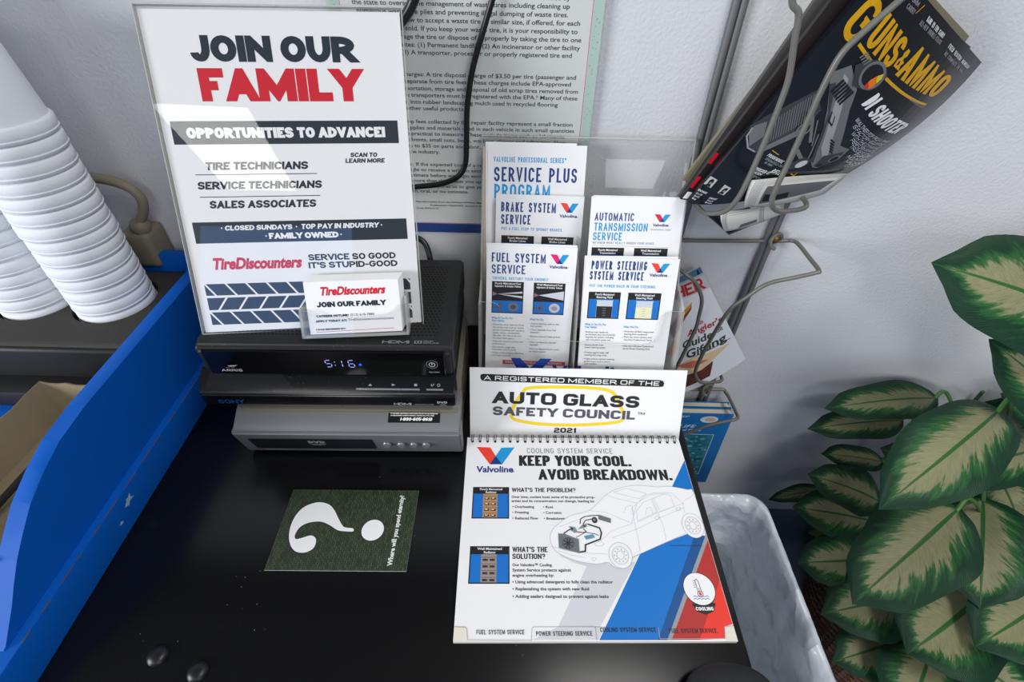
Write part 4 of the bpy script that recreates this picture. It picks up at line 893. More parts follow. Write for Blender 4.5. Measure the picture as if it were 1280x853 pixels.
# brake
s = Off(-25.6, 242.6 - 226)
s.text('BRAKE SYSTEM', -19.5, 228.0, 63.6, 11, 'D', VBLUE, 2, 'title'); s.text('SERVICE', -19.3, 213.8, 34.5, 11.2, 'D', VBLUE, 2, 'title'); s.text('PUT A FULL STOP TO SPONGY BRAKES.', -18.7, 206.8, 72.1, 3.5, 'DL', CYAN)
small_logo(s, 48.8, 229, 21.1, 10.8, ORED, 48.8, 223.4, 21.5)
for x0, x1, cap in ((-18.6, 20.1, 'Poorly Maintained'), (29, 67, 'Well Maintained')):
    photo_frame(s, x0, 167, x1, 200.6, cap, 'Brake Lines'); s.rect(x0 + 1.2, 168.2, x1 - 1.2, 186.4, ink('brake_tan', (190, 160, 120)), 3, 'photo')
brochure('brochure', s, .4546, -25.6, 242.6, 101.5, 231, -.5, 'BRAKE SYSTEM SERVICE brochure in the middle of the left pocket')
# service plus
s = Off(-34, 293 - 231)
s.text('VALVOLINE PROFESSIONAL SERIES™', -27.1, 274.0, 82.3, 5.6, 'D', CYAN); s.text('SERVICE PLUS', -26.5, 252.8, 95.1, 15.8, 'D', VBLUE, 2, 'title'); s.text('PROGRAM', -26.0, 234.1, 64.7, 16, 'D', CYAN, 2, 'title')
brochure('brochure', s, .463, -34, 293, 112, 231, 0, 'SERVICE PLUS PROGRAM brochure, tallest one at the back left of the holder')
brochure('brochure', Sheet(), .463, -36, 295, 102.5, 231, .1, 'white brochure poking up directly behind the SERVICE PLUS one', shift=(0, 0, -.0012))
brochure('brochure', Sheet(), .463, -39.4, 290, 100, 228, 0, 'cream-edged brochure sticking out left behind the SERVICE PLUS one', shift=(0, 0, -.0026), body=ink('cream_sheet', (196, 180, 152), .6))
# clear two-pocket holder
HP = plane((0, .397, .002), 0, 0, 20); inv20 = R(20)
bh = empty('brochure_holder', M=HP.copy()); tag(bh, 'clear acrylic two-pocket brochure holder against the wall behind the placard', 'brochure holder')
XL, XR = -.0405, .1945
cut = [(-40.5, 158.4), (-24.1, 157.6), (-19.5, 156), (-16.5, 152), (-15.0, 140), (-14.0, 128), (-11.5, 120), (-6.5, 115.6), (0, 114), (67.7, 112.3), (150, 110.4), (158, 111.4), (164, 115), (167, 122), (168.2, 136), (169.4, 145), (172.6, 149.6), (178, 151.8), (194.5, 152.2)]
ppts = [(-40.5, 0), (194.5, 0)] + cut[::-1]
V = [(a / 1000, b / 1000, 0) for a, b in ppts] + [(a / 1000, b / 1000, .0022) for a, b in ppts]; n = len(ppts)
sub(fromfaces('front_plate', V, [list(range(n))[::-1], list(range(n, 2 * n))], ACR), bh)
sub(fromfaces('front_rim', V, [[i, (i + 1) % n, n + (i + 1) % n, n + i] for i in range(n)], ACR_E), bh)
up = Vector((0, math.cos(inv20), -0.0)); 
D = .0665   # pocket depth along the counter, measured towards the wall
def loc_(y, z): # world offsets -> holder plane coordinates (v, n)
    return (y * math.sin(inv20) + z * math.cos(inv20), -y * math.cos(inv20) + z * math.sin(inv20))
for a, b in ((XL, XL + .0022), (XR - .0022, XR)):
    bm = bmesh.new()
    P = [loc_(0, 0), loc_(D + .004, 0), (loc_(D + .004, 0)[0] + .285, loc_(D + .004, 0)[1]), (.175, -.030), (.155, 0)]
    A = [bm.verts.new((a, q[0], q[1])) for q in P]; B = [bm.verts.new((b, q[0], q[1])) for q in P]
    bm.faces.new(A); bm.faces.new(B[::-1])
    for i in range(5): bm.faces.new((A[i], B[i], B[(i + 1) % 5], A[(i + 1) % 5]))
    sub(frombm('side_plate', bm, clear('acrylic_side', (.96, .96, .95), .08, ior=1.12, haze=.34)), bh)
bk = loc_(D + .006, 0)
bm = bmesh.new(); bm_box(bm, (XL, bk[0], bk[1] - .0022), (XR + .006, bk[0] + .308, bk[1])); sub(frombm('back_plate', bm, ACR), bh)
bm = bmesh.new(); bm_box(bm, (XL, bk[0] + .308, bk[1] - .0022), (XR + .006, bk[0] + .3094, bk[1])); bm_box(bm, (XR + .006, bk[0] + .1, bk[1] - .0022), (XR + .0072, bk[0] + .3094, bk[1])); bm_box(bm, (XL - .001, bk[0] + .1, bk[1] - .0022), (XL, bk[0] + .3094, bk[1]))
sub(frombm('back_rim', bm, ACR_E), bh)
bm = bmesh.new(); P = [loc_(.002, .001), loc_(D, .001), (loc_(D, 0)[0] + .22, loc_(D, 0)[1]), (.158, -.004)]
A = [bm.verts.new((.0722, q[0], q[1])) for q in P]; B = [bm.verts.new((.0742, q[0], q[1])) for q in P]; bm.faces.new(A); bm.faces.new(B[::-1])
for i in range(4): bm.faces.new((A[i], B[i], B[(i + 1) % 4], A[(i + 1) % 4]))
sub(frombm('divider', bm, clear('acrylic_divider', (.90, .90, .89), .08, ior=1.12, haze=.30)), bh)
bm = bmesh.new(); P = [loc_(0, 0), loc_(D + .006, 0), loc_(D + .006, .0025), loc_(0, .0025)]
A = [bm.verts.new((XL, q[0], q[1])) for q in P]; B = [bm.verts.new((XR, q[0], q[1])) for q in P]; bm.faces.new(A); bm.faces.new(B[::-1])
for i in range(4): bm.faces.new((A[i], B[i], B[(i + 1) % 4], A[(i + 1) % 4]))
sub(frombm('floor_plate', bm, ACR), bh)
lg = Sheet(); 
lg.poly([(-2.3, 89.6), (8.6, 89.6), (20.4, 77.2), (14.2, 66), (10, 66)], DINK, 1); lg.poly([(33.0, 89.6), (46.2, 89.6), (27, 66), (14.6, 66), (21.3, 77.6)], DINK, 1); lg.text('Valvoline', 48.2, 65.2, 101, 15.4, 'VL', DINK, 1)
sub(mesh_print('logo', lg.d[''], lambda x, y, z: (x / 1000, y / 1000, .0022 + z * LAY), None), bh)

# ================================================================== WALL NOTICE
s = Sheet(); GSTRIP = ink('poster_green', (190, 212, 204)); PINK = ink('poster_pink', (214, 120, 150)); PGREY = ink('poster_paper', (226, 226, 224), .6)
W0, Y0, Y1 = 270, 163.6, 520
s.rect(0, Y0, W0, Y1, PGREY, 1); s.rect(259.6, Y0 + 18, W0, Y1, GSTRIP, 2, 'border'); s.rect(0, Y0 + 18, 10.5, Y1, GSTRIP, 2, 'border'); s.rect(258.4, Y0 + 18, 259.2, Y1, PINK, 2, 'border'); s.rect(10.8, Y0 + 18, 11.5, Y1, PINK, 2, 'border')
s.rect(0, Y0, W0, Y0 + 13, ink('poster_blue', (46, 74, 140)), 2, 'border'); s.rect(0, Y0 + 13.2, W0, Y0 + 14.2, PINK, 2, 'border'); s.rect(0, Y0 + 14.2, W0, Y0 + 18, ink('poster_pale', (226, 226, 232)), 2, 'border')
DOT = ink('border_dot', (140, 170, 178)); random.seed(2)
for k in range(90): s.disc(random.uniform(260.6, 269), random.uniform(186, 515), random.uniform(.3, .8), DOT, 3, 'border', 8); s.disc(random.uniform(1, 9.5), random.uniform(186, 515), random.uniform(.3, .8), DOT, 3, 'border', 8)
PT = ink('poster_text', (52, 54, 66))
LN = ['of waste tires in the state. These fees are collected and used by', 'the state to oversee the management of waste tires including cleaning up', 'numerous waste tire piles and preventing illegal dumping of waste tires.', 'All dealers are required by law to accept a waste tire of similar size, if offered, for each', 'new tire that is sold. If you keep your waste tire, it is your responsibility to', 'properly manage the tire or dispose of it properly by taking the tire to one', 'of these sites: (1) Permanent landfill; (2) An incinerator or other facility', 'approved; (3) A transporter, processor or properly registered tire end',
      'Tire Charges: A tire disposal charge of $3.50 per tire (passenger and', 'light truck) is separate from tire fees. These charges include EPA-approved', 'handling, transportation, storage and disposal of old scrap tires removed from', 'vehicles. All tire transporters must be registered with the EPA.² Many of these', 'tires are ground into rubber landscaping mulch used in recycled flooring', 'and other useful products.',
      'Shop Fees: Shop fees collected by the repair facility represent a small fraction', 'of the cost of supplies and materials used in each vehicle in such small quantities', 'that it is impractical to measure. These include items such as lubricants,', 'cleaners, solvents, small nuts, bolts, washers, clamps and adhesives. Shop', 'fees are up to $35 on parts and labor, and', 'are common in the industry.', 'Estimate: If the expected cost of a repair', 'you have a right to receive a written estimate', 'or oral estimate before we begin work,', 'and not pay more than this unless you approve', 'it first. State law requires us to give you', 'a written, oral, or no estimate.']
RB_ = [(236, 420.5), (236.3, 413.6), (235.4, 406.6), (248, 399.6), (246, 392.4), (250.5, 385.2), (249.8, 378), (242.5, 371), (248.8, 350.4), (244.2, 343.6), (252.5, 336.6), (252.3, 329.8), (231.4, 322.8), (129.3, 316.2), (250, 302), (252.4, 295.2), (242.8, 288.6), (244.1, 281.8), (158, 274.8), (97.6, 267.8), (158, 252.8), (158, 246), (150, 239.2), (162, 232.4), (150, 225.6), (129.4, 218.8)]
for t_, (r_, b) in zip(LN, RB_):
    wid = lambda q: sum(glyph(c, .012)[1] for c in q) * 4.0 / _cap * 1.23
    while r_ - wid(t_) < 14: t_ = t_.split(' ', 1)[1]
    w = wid(t_)
    s.add('text_block', PT, 3, [[(r_ - w + a, b + d) for a, d in q] for q in font_text(t_, w, 4.0, .012)])
for t_, x, w, b in (('¹ Fee information from the Division of Waste Management, Fees', 60, 110, 205.5), ('Publication GD#1007, found in Ohio Revised', 80, 88, 201), ('Code 3745-27-57', 62, 29, 196.6)): s.text(t_, x, b, w, 2.0, 'RB', PT, 3, 'text_block')
po = mesh_print('wall_notice', s.d[''], flat, None); po.matrix_world = pose((-.1887, YW - .0085, 0), (1, 0, 0), (0, 0, 1), (0, -1, 0))
for part_, items in s.d.items():
    if part_: mesh_print(part_, items, flat, po)
o = box('backing_board', (0, Y0 / 1000, -.0070), (W0 / 1000, Y1 / 1000, 0), mat('board_white', (216, 218, 214), .6)); sub(o, po)
bm = bmesh.new(); bm_box(bm, (-.001, Y0 / 1000 - .001, .0010), (W0 / 1000 + .001, Y1 / 1000, .0026)); sub(frombm('cover_pane', bm, clear('cover_pane', (.985, .99, .985), .06)), po)
tag(po, 'framed tire-fee notice in fine print hanging on the wall behind the sign', 'wall notice')

# ================================================================== CABLES
M_CAB = mat('black_cable', (14, 14, 16), .35, .5)
tag(tube('power_cable', [(-.088, .572, .50), (-.094, .572, .445), (-.1035, .571, .4185), (-.119, .571, .400), (-.150, .571, .375), (-.19, .572, .33), (-.215, .572, .27), (-.20, .572, .21), (-.17, .566, .155), (-.16, .548, .140)], .0052, M_CAB, None, 10), 'thick black cable running down behind the top right corner of the sign', 'cable')
tag(tube('power_cable', [(-.010, .572, .50), (-.0195, .571, .445), (-.0279, .571, .4205), (-.0385, .571, .391), (-.0492, .571, .3585), (-.0560, .571, .322), (-.0585, .571, .2842), (-.0615, .571, .258), (-.0725, .571, .243), (-.095, .571, .234), (-.1266, .571, .2295), (-.16, .57, .22), (-.185, .566, .19), (-.185, .553, .150), (-.170, .536, .142), (-.165, .525, .142)], .0032, M_CAB, None, 10), 'thin black cable looping across the wall notice towards the cable box', 'cable')
tag(tube('power_cable', [(-.105, .524, .135), (-.107, .533, .155), (-.113, .541, .170), (-.125, .545, .176), (-.138, .544, .172), (-.148, .538, .158), (-.150, .527, .140)], .0036, M_CAB, None, 10), 'short black cable arching just behind the cable box', 'cable')
# ================================================================== WIRE MAGAZINE RACK
M_WIRE = mat('rack_wire', (110, 108, 102), .42, .5, metal=.15)
M_RAIL = mat('rack_rail', (104, 105, 108), .5, .5, metal=.1)
M_BRASS = mat('brass_screw', (150, 110, 60), .35, .5, metal=.8)
rk = empty('magazine_rack', (.275, YW, .15)); tag(rk, 'grey wire magazine rack with slanted pockets screwed to the wall', 'magazine rack')
for x, zl in ((.2127, .004), (.3340, -.30)):
    bm = bmesh.new()
    for d in (-.0040, .0040): bm_tube(bm, [(x + d, YW - .0045, zl), (x + d, YW - .0045, .56)], .0041, 10)
    part(frombm('rail', bm, M_RAIL, None, smooth=True), rk)
def wire(name, P, r=.0026): part(tube(name, P, r, M_WIRE, None, 10, 7), rk)
def mirr(P, x0): return [(2 * x0 - p[0], p[1], p[2]) for p in P]
# middle pocket
wire('pocket_frame', [(.190, .5835, .1572), (.28, .5835, .1588), (.3492, .5835, .1607), (.3620, .580, .1634), (.3662, .570, .1645), (.3662, .535, .165), (.3655, .508, .1655), (.3600, .505, .1640), (.3400, .505, .1570), (.3100, .505, .1465), (.2920, .507, .1240), (.2776, .510, .0975), (.2714, .5180, .0300), (.2712, .5240, -.0200), (.2760, .5260, -.0400), (.2900, .5300, -.0570), (.3100, .5400, -.0670), (.3298, .5500, -.0745), (.3345, .558, -.0745), (.3350, .582, -.0770)])
wire('pocket_loop', [(.203, .535, .150), (.2130, .5200, .1470), (.2260, .5190, .1375), (.2370, .5190, .1220), (.2440, .5190, .1050), (.2470, .5200, .0800), (.2484, .5200, .0607), (.2455, .5220, .0200), (.2418, .5250, -.0219), (.2380, .5320, -.0500), (.2360, .5500, -.0650), (.2360, .5800, -.0700)])
# top pocket
wire('pocket_loop', [(.190, .470, .520), (.1960, .450, .470), (.2016, .450, .4417), (.2100, .450, .4330), (.2140, .450, .4150), (.2195, .450, .3900), (.2200, .450, .3689), (.2180, .450, .3300), (.2143, .450, .2940), (.2105, .453, .2750), (.2067, .460, .2640), (.2020, .475, .2540), (.2010, .500, .2440), (.2020, .540, .2400), (.2090, .584, .2400)])
wire('pocket_loop', [(.330, .470, .500), (.2980, .452, .4620), (.2811, .450, .4431), (.2640, .450, .4220), (.2538, .450, .4056), (.2500, .450, .3800), (.2487, .450, .3566), (.2465, .450, .3200), (.2442, .450, .2907), (.2480, .452, .2760), (.2612, .460, .2660), (.2800, .475, .2590), (.3000, .490, .2535), (.3090, .497, .2550), (.3110, .52, .2560), (.3110, .584, .2560)])
# lowest pocket
wire('pocket_frame', [(.190, .5835, -.1340), (.2882, .5835, -.1325), (.3560, .5835, -.1300), (.3635, .578, -.1304), (.3660, .565, -.1300), (.3660, .535, -.1275), (.3655, .521, -.1262), (.3600, .516, -.1265), (.3510, .515, -.1286), (.3200, .515, -.1421), (.3000, .515, -.1580), (.2826, .515, -.1755), (.2700, .517, -.2000), (.2600, .520, -.2600), (.2700, .535, -.3000), (.2900, .582, -.3050)])
for x, z in ((.3400, .1650), (.3300, -.1225)):
    bm = bmesh.new(); bm_tube(bm, [(x + .0085 * math.cos(a * .42), YW - .006 - .0012 * a, z + .0085 * math.sin(a * .42)) for a in range(-4, 12)], .0026, 8)
    part(frombm('eyelet', bm, M_WIRE, None, smooth=True), rk)
    bm = bmesh.new(); bm_lathe(bm, [(.0052, 0), (.0050, .0012), (.0030, .0024), (.0004, .0026)], (0, 0, 0), 16); o = frombm('screw', bm, M_BRASS, None, smooth=True)
    o.rotation_euler = (R(90), 0, 0); o.location = (x, YW - .010, z); part(o, rk)

# ------------------------------------------------------------------ curved magazines in the top pocket
GUN = [[(0.1804, 0.49, 0.2575), (0.2535, 0.505, 0.2555), (0.3677, 0.545, 0.2692)], [(0.2299, 0.485, 0.3606), (0.3284, 0.51, 0.3263), (0.4261, 0.555, 0.3216)], [(0.2799, 0.48, 0.4652), (0.3466, 0.5, 0.4302), (0.4531, 0.555, 0.3808)]]
def lag(t): return (2 * (t - .5) * (t - 1), -4 * t * (t - 1), 2 * t * (t - .5))
class Patch:
    def __init__(s, C, W_=200, H_=267): s.C = [[Vector(p) for p in r] for r in C]; s.W, s.H = W_, H_; s.o = s.C[1][1].copy()
    def P(s, x, y):
        a, b = lag(x / s.W), lag(y / s.H); return sum((s.C[j][i] * (a[i] * b[j]) for i in range(3) for j in range(3)), Vector())
    def N(s, x, y):
        u = s.P(x + 1, y) - s.P(x - 1, y); v = s.P(x, y + 1) - s.P(x, y - 1); return u.cross(v).normalized()
    def f(s, x, y, z, k=.00018): return s.P(x, y) + s.N(x, y) * (z * k) - s.o
def magazine(name, pt, sh, th, cover, label, group, roll_bottom=0.0, pages=None):
    n = 20; gx, gy = pt.W / n, pt.H / n
    root = empty(name, pt.o); tag(root, label, 'magazine', group)
    V, F, MI = [], [], []
    for k, d in ((0, 0.0), (1, -.0004), (2, -th + .0004), (3, -th)):
        for j in range(n + 1):
            for i in range(n + 1): V.append(pt.P(i * gx, j * gy) + pt.N(i * gx, j * gy) * d - pt.o)
    L = (n + 1) ** 2; id_ = lambda k, i, j: k * L + j * (n + 1) + i
    for j in range(n):
        for i in range(n):
            F.append([id_(0, i, j), id_(0, i + 1, j), id_(0, i + 1, j + 1), id_(0, i, j + 1)]); F.append([id_(3, i, j), id_(3, i, j + 1), id_(3, i + 1, j + 1), id_(3, i + 1, j)])
    def wall(i0, j0, i1, j1):
        F.append([id_(0, i0, j0), id_(3, i0, j0), id_(3, i1, j1), id_(0, i1, j1)])
    for j in range(n): wall(0, j + 1, 0, j)
    o = fromfaces('cover', V, F, cover, root, smooth=False)
    V, F = [], []
    b = []
    for j in range(n + 1): b.append((n, j))
    for i in range(n - 1, -1, -1): b.append((i, n))
    b2 = [(i, 0) for i in range(n + 1)]
    lay = 7
    for path in (b2 + b[1:],):
        base = len(V)
        for (i, j) in path:
            p, nn = pt.P(i * gx, j * gy), pt.N(i * gx, j * gy)
            inn = (pt.P(pt.W / 2, pt.H / 2) - p).normalized()
            for k in range(lay + 1): V.append(p - nn * (.0003 + (th - .0006) * k / lay) + inn * (.0012 if k % 2 else .0004) - pt.o)
        for m in range(len(path) - 1):
            for k in range(lay):
                a = base + m * (lay + 1) + k; F.append([a, a + lay + 1, a + lay + 2, a + 1])
    fromfaces('page_edges', V, F, pages or mat('page_edges', (214, 212, 204), .7, .3, var=.12, vscale=60), root)
    if sh:
        for part_, items in sh.d.items(): mesh_print(part_ or 'cover_print', items, pt.f, root, None, (gx, gy))
    return root
def shifted(C, k, dx=0, dy=0, dz=0, rot=0):
    c = Vector(C[1][1]); q = Matrix.Rotation(rot, 3, 'Y')
    pt = Patch(C); nn = pt.N(100, 133)
    return [[tuple(q @ (Vector(p) - c) + c - nn * k + Vector((dx, dy, dz))) for p in r] for r in C]
COVG = mat('cover_black', (16, 20, 27), .22, .5, coat=.3, var=.25, vscale=12)
g = Sheet(); GOLD = ink('title_gold', (214, 160, 20), .35)
# condensed title letters
g.text('G', 5, 209, 25, 37, 'T', GOLD, 2, 'title', -8); g.poly([(20, 227), (33, 225), (33, 228), (20, 230)], GOLD, 2, 'title')
g.text('UNS', 37, 214, 46, 29, 'T', GOLD, 2, 'title', -9); g.text('&', 85, 212, 10, 19, 'D', GOLD, 2, 'title', -9); g.text('AMMO', 95, 206, 78, 34, 'T', GOLD, 2, 'title', -9)
g.line([(33, 211), (169, 182)], 3.2, GOLD, 2, 'title'); g.text('NOVEMBER 2019', 138, 186.5, 32, 3.2, 'D', LGREY, 2, '', -19)
g.text('KAHR X9 FOR CARRY', 93, 255.5, 34, 4.4, 'D', WHITE, 2, '', -2); g.text('ALL-NEW DOUBLE-STACK', 86, 250, 42, 4.2, 'DL', LGREY, 2, '', -2); g.line([(74, 254), (80, 263)], .8, GOLD, 2)
g.text('FIELD TESTED: BENELLI', 141, 251.5, 46, 4.8, 'D', WHITE, 2, '', -6); g.text('M2 COMPACT 20 GA.', 141, 244, 42, 4.4, 'DL', LGREY, 2, '', -8); g.text('9MM', 60, 258, 12, 4, 'D', LGREY, 2); g.text('CARRY', 58, 252, 14, 4, 'D', LGREY, 2)
g.text('DI', 82, 168, 14, 19, 'S2', WHITE, 2, 'headline', -22); g.text('SHOOTER', 98, 160, 78, 19, 'S2', WHITE, 2, 'headline', -25)
for t_, a, b_, h_ in (('WALTHER PDP PRO-X 9MM', (90, 150), (173, 106), 4.6), ('IS FACTORY-EQUIPPED', (95, 141.5), (173, 99), 4.2), ('WITH THE DYNAMIC', (101, 132.5), (172, 92), 4.2), ('PERFORMANCE', (109, 122.5), (172, 85), 4.2), ('TRIGGER AND', (117, 112), (175, 76), 4.2), ('PARKER', (140, 92), (178, 67), 4.6), ('MOUNTAIN', (133, 90), (183, 56), 4.6), ('MACHINE', (141, 78), (187, 44), 4.6), ('COMP', (154, 62), (184, 40), 4.6)):
    w = math.hypot(b_[0] - a[0], b_[1] - a[1]); g.text(t_, a[0], a[1], w, h_, 'D', WHITE if t_ in ('PARKER', 'MOUNTAIN', 'MACHINE', 'COMP') else ink('soft_white', (196, 198, 204)), 2, '', math.degrees(math.atan2(b_[1] - a[1], b_[0] - a[0])))
GM1, GM2, GM3, GM4 = ink('steel_mid', (112, 114, 116), .35), ink('steel_dark', (62, 64, 68), .35), ink('steel_light', (158, 160, 162), .3), ink('steel_deep', (28, 30, 34), .35)
p = 'pistol_picture'
g.poly([(27.9, 163), (4.5, 120.2), (-2, 104), (12.2, 84.4), (24, 81.9), (45.3, 121.6), (46.9, 148.4)], GM2, 1, p)
for k in range(17):
    t = k / 17; a = (12 + 17 * t, 118 + 43 * t); b_ = (26 + 18 * t, 97 + 40 * t); g.line([a, b_], .9, GM1, 2, p)
g.poly([(24, 88), (28, 84), (49, 118), (49, 128), (45, 126)], GM1, 2, p); g.poly([(1, 106), (9, 116), (17, 101), (12, 86), (3, 96)], GM1, 2, p); g.line([(1, 104), (2, 94), (12, 84), (22, 83)], 1.6, GM3, 3, p)
g.poly([(31.5, 139), (46, 150), (56, 146), (75, 123.6), (89.5, 87), (80, 80), (66, 90), (52, 110), (40, 118)], GM4, 1, p)
for a, b_, w in (((44, 140), (66, 112), 3), ((52, 138), (72, 108), 1.2), ((60, 100), (80, 86), 4), ((46, 126), (58, 106), 2), ((66, 124), (84, 90), 1.4)): g.line([a, b_], w, GM1, 2, p)
g.ring(47, 124, 6, 1.8, GM1, 2, p, 18, 8)
g.poly([(27.4, 180.6), (40.9, 194.7), (64.9, 179.5), (74.8, 158.8), (104.1, 113.7), (122.9, 106.9), (125.4, 86), (112, 72), (104.1, 74), (89.5, 86.9), (71.1, 122.5), (52.2, 150.6)], GM1, 2, p)
g.poly([(40, 186), (48, 184), (66, 156), (92, 112), (104, 96), (100, 92), (84, 108), (60, 148)], GM3, 3, p); g.poly([(34, 172), (39, 176), (62, 142), (84, 102), (96, 84), (92, 84), (78, 106), (56, 148)], GM2, 3, p)
for k in range(6): g.poly([(43 + k * 3.6, 182 - k * 1.0), (46 + k * 3.6, 180.6 - k), (42 + k * 3.6, 166 - k * 1.4), (39.6 + k * 3.6, 168 - k * 1.4)], GM4, 4, p)
for k in range(5): g.poly([(84 + k * 3.4, 122 - k * 4.0), (93 + k * 3.2, 118 - k * 4.2), (93 + k * 3.2, 116.4 - k * 4.2), (84 + k * 3.4, 120.2 - k * 4.0)], GM4, 4, p)
g.poly([(57, 152), (66, 147), (72, 136), (63, 140)], GM4, 4, p); g.poly([(59, 150.5), (64, 148), (69, 139), (64, 141.6)], GM3, 5, p)
g.poly([(98, 96), (119, 103), (123.5, 86), (112, 73.5), (103, 77)], GM2, 4, p); g.disc(117, 90, 4.4, ink('bore', (4, 4, 5)), 6, p, 20, 5.4); g.ring(117, 90, 4.8, 1.0, GM3, 5, p, 20, 5.8); g.disc(108, 79, 3, GM4, 5, p, 14)
g.poly([(44.5, 196.4), (53.6, 205.8), (62, 209), (75.9, 209.2), (87, 201.7), (84, 190), (78.9, 183), (70.3, 181.6), (56.7, 180.4)], GM2, 4, p); g.ring(70, 196, 13.5, 3.0, GM1, 5, p, 24, 12.5); g.disc(70, 196, 12, GM4, 5, p, 24, 11)
g.poly([(68.8, 185.6), (70.6, 192.4), (75, 198), (80.2, 202.2), (81.6, 197), (78.4, 187), (73.5, 182.8)], ink('lens_orange', (240, 120, 30), .2), 6, p); g.poly([(75, 198), (80.2, 202.2), (81.6, 197), (80, 191.6), (77, 194)], ink('lens_yellow', (206, 200, 50), .2), 7, p); g.poly([(68.8, 185.6), (69.8, 189.6), (73.4, 187), (74.8, 184), (73.5, 182.8)], ink('lens_red', (220, 50, 40), .2), 7, p)
for k in range(4): g.line([(43 + k * 3, 203 - k), (48 + k * 3, 210 - k)], 1.6, GM1, 5, p)
g.poly([(66, 76), (80, 70), (92, 80), (90, 88), (78, 92)], GM2, 3, p); g.disc(83.5, 80.5, 5.6, ink('lamp_lens', (200, 202, 200), .2), 5, p, 20, 6.6)
g.line([(96, 54), (94.2, 64)], 1.2, GOLD, 2); g.line([(87.5, 62.5), (104, 53)], 1.2, GOLD, 2)
g.text('PROOFHOUSE', 37, 83, 24, 4, 'D', WHITE, 2, '', -12); g.text('SPRINGFIELD 1911', 38.5, 78.4, 28, 3, 'DL', LGREY, 2, '', -13); g.text('IN 9MM', 42, 73.6, 12, 3, 'DL', LGREY, 2, '', -13); g.line([(37, 91), (48, 88)], .8, GOLD, 2)
g.text('SUPPRESSED BY', 36.7, 63, 25, 4.2, 'D', WHITE, 2, '', -9); g.text('HUSH', 42, 58, 12, 3.4, 'D', WHITE, 2, '', -10); g.text('REVOLVER', 44, 53, 28, 3, 'DL', LGREY, 2, '', -16); g.text('RIFLES', 60, 63, 18, 6, 'D', WHITE, 2, '', -14)
for q in ([(-1, 29), (13, 26), (12, 38.2), (0, 40.1)], [(28.7, 21), (41, 18.4), (39.0, 31), (26, 34.7)]):
    g.poly(q, ink('thumb_pale', (196, 196, 192)), 2, 'thumbnails'); cx, cy = sum(a for a, b in q) / 4, sum(b for a, b in q) / 4; g.disc(cx, cy + .4, 3.2, DK, 3, 'thumbnails', 14, 3.8); g.disc(cx + .4, cy - 1, 1.6, ink('thumb_face', (160, 140, 130)), 4, 'thumbnails', 12); g.poly([(cx - 4.5, cy - 5), (cx + 4.5, cy - 6.3), (cx + 2, cy - 2), (cx - 2, cy - 2)], DK, 3, 'thumbnails')
for x, y, w, t_ in ((-2, 19, 17, 'BENCHMARK'), (-1, 14.6, 12, 'Sako S20'), (-1, 10.8, 11, 'Best Rifle'), (-1, 7.2, 9, 'Buy'), (25, 11, 14, 'RANGE'), (26, 7, 12, 'Franchi'), (27, 3.4, 13, 'Momentum')): g.text(t_, x, y, w, 2.5, 'RB' if t_.isupper() else 'R', WHITE, 2, '', -7)
gm = magazine('magazine', Patch(GUN), g, .0065, COVG, 'black magazine with a gold GUNS & AMMO title curling out of the top pocket', 'magazines in the top pocket')
# its lower pages fold forward over the pocket wires, edges towards the camera
FU = [[(0.2446, 0.497, 0.251), (0.2871, 0.508, 0.2492), (0.3435, 0.53, 0.2521)], [(0.2397, 0.49, 0.2688), (0.2851, 0.5, 0.2687), (0.3497, 0.527, 0.2649)], [(0.2405, 0.49, 0.2836), (0.2939, 0.505, 0.2833), (0.364, 0.535, 0.2744)]]
FL = [[(0.2393, 0.512, 0.2123), (0.2706, 0.518, 0.2179), (0.3073, 0.53, 0.2276)], [(0.2264, 0.5, 0.2317), (0.2617, 0.508, 0.2342), (0.3005, 0.522, 0.2395)], [(0.2253, 0.502, 0.2432), (0.2609, 0.51, 0.2437), (0.3008, 0.526, 0.2453)]]
FD = [[(0.248, 0.518, 0.2049), (0.2624, 0.52, 0.2114), (0.2752, 0.524, 0.2157)], [(0.2276, 0.51, 0.2223), (0.2464, 0.512, 0.2247), (0.2644, 0.516, 0.229)], [(0.2042, 0.5, 0.2418), (0.2281, 0.505, 0.2398), (0.2584, 0.512, 0.2426)]]
PGE = mat('page_fold', (206, 205, 199), .65, .3, var=.06, vscale=50); PG2 = ink('page_shade', (150, 150, 148)); PG3 = ink('page_dark', (96, 98, 102))
def folded(name, C, W_, H_, th, m, draw):
    pt = Patch(C, W_, H_); n = 12; gx, gy = W_ / n, H_ / n; V, F = [], []
    for d in (0, -th):
        for j in range(n + 1):
            for i in range(n + 1): V.append(pt.P(i * gx, j * gy) + pt.N(i * gx, j * gy) * d - gm.location)
    L = (n + 1) ** 2; q = lambda k, i, j: k * L + j * (n + 1) + i
    for j in range(n):
        for i in range(n): F += [[q(0, i, j), q(0, i + 1, j), q(0, i + 1, j + 1), q(0, i, j + 1)], [q(1, i, j), q(1, i, j + 1), q(1, i + 1, j + 1), q(1, i + 1, j)]]
    for k in range(n): F += [[q(0, k, 0), q(1, k, 0), q(1, k + 1, 0), q(0, k + 1, 0)], [q(0, k, n), q(0, k + 1, n), q(1, k + 1, n), q(1, k, n)], [q(0, 0, k), q(0, 0, k + 1), q(1, 0, k + 1), q(1, 0, k)], [q(0, n, k), q(1, n, k), q(1, n, k + 1), q(0, n, k + 1)]]
    o = sub(fromfaces(name, V, F, m, None, smooth=True), gm); pt.o = gm.location.copy()
    if draw:
        sh = Sheet(); draw(sh)
        sub(mesh_print(name + '_print', sh.d[''], pt.f, None, None, (gx, gy)), o)
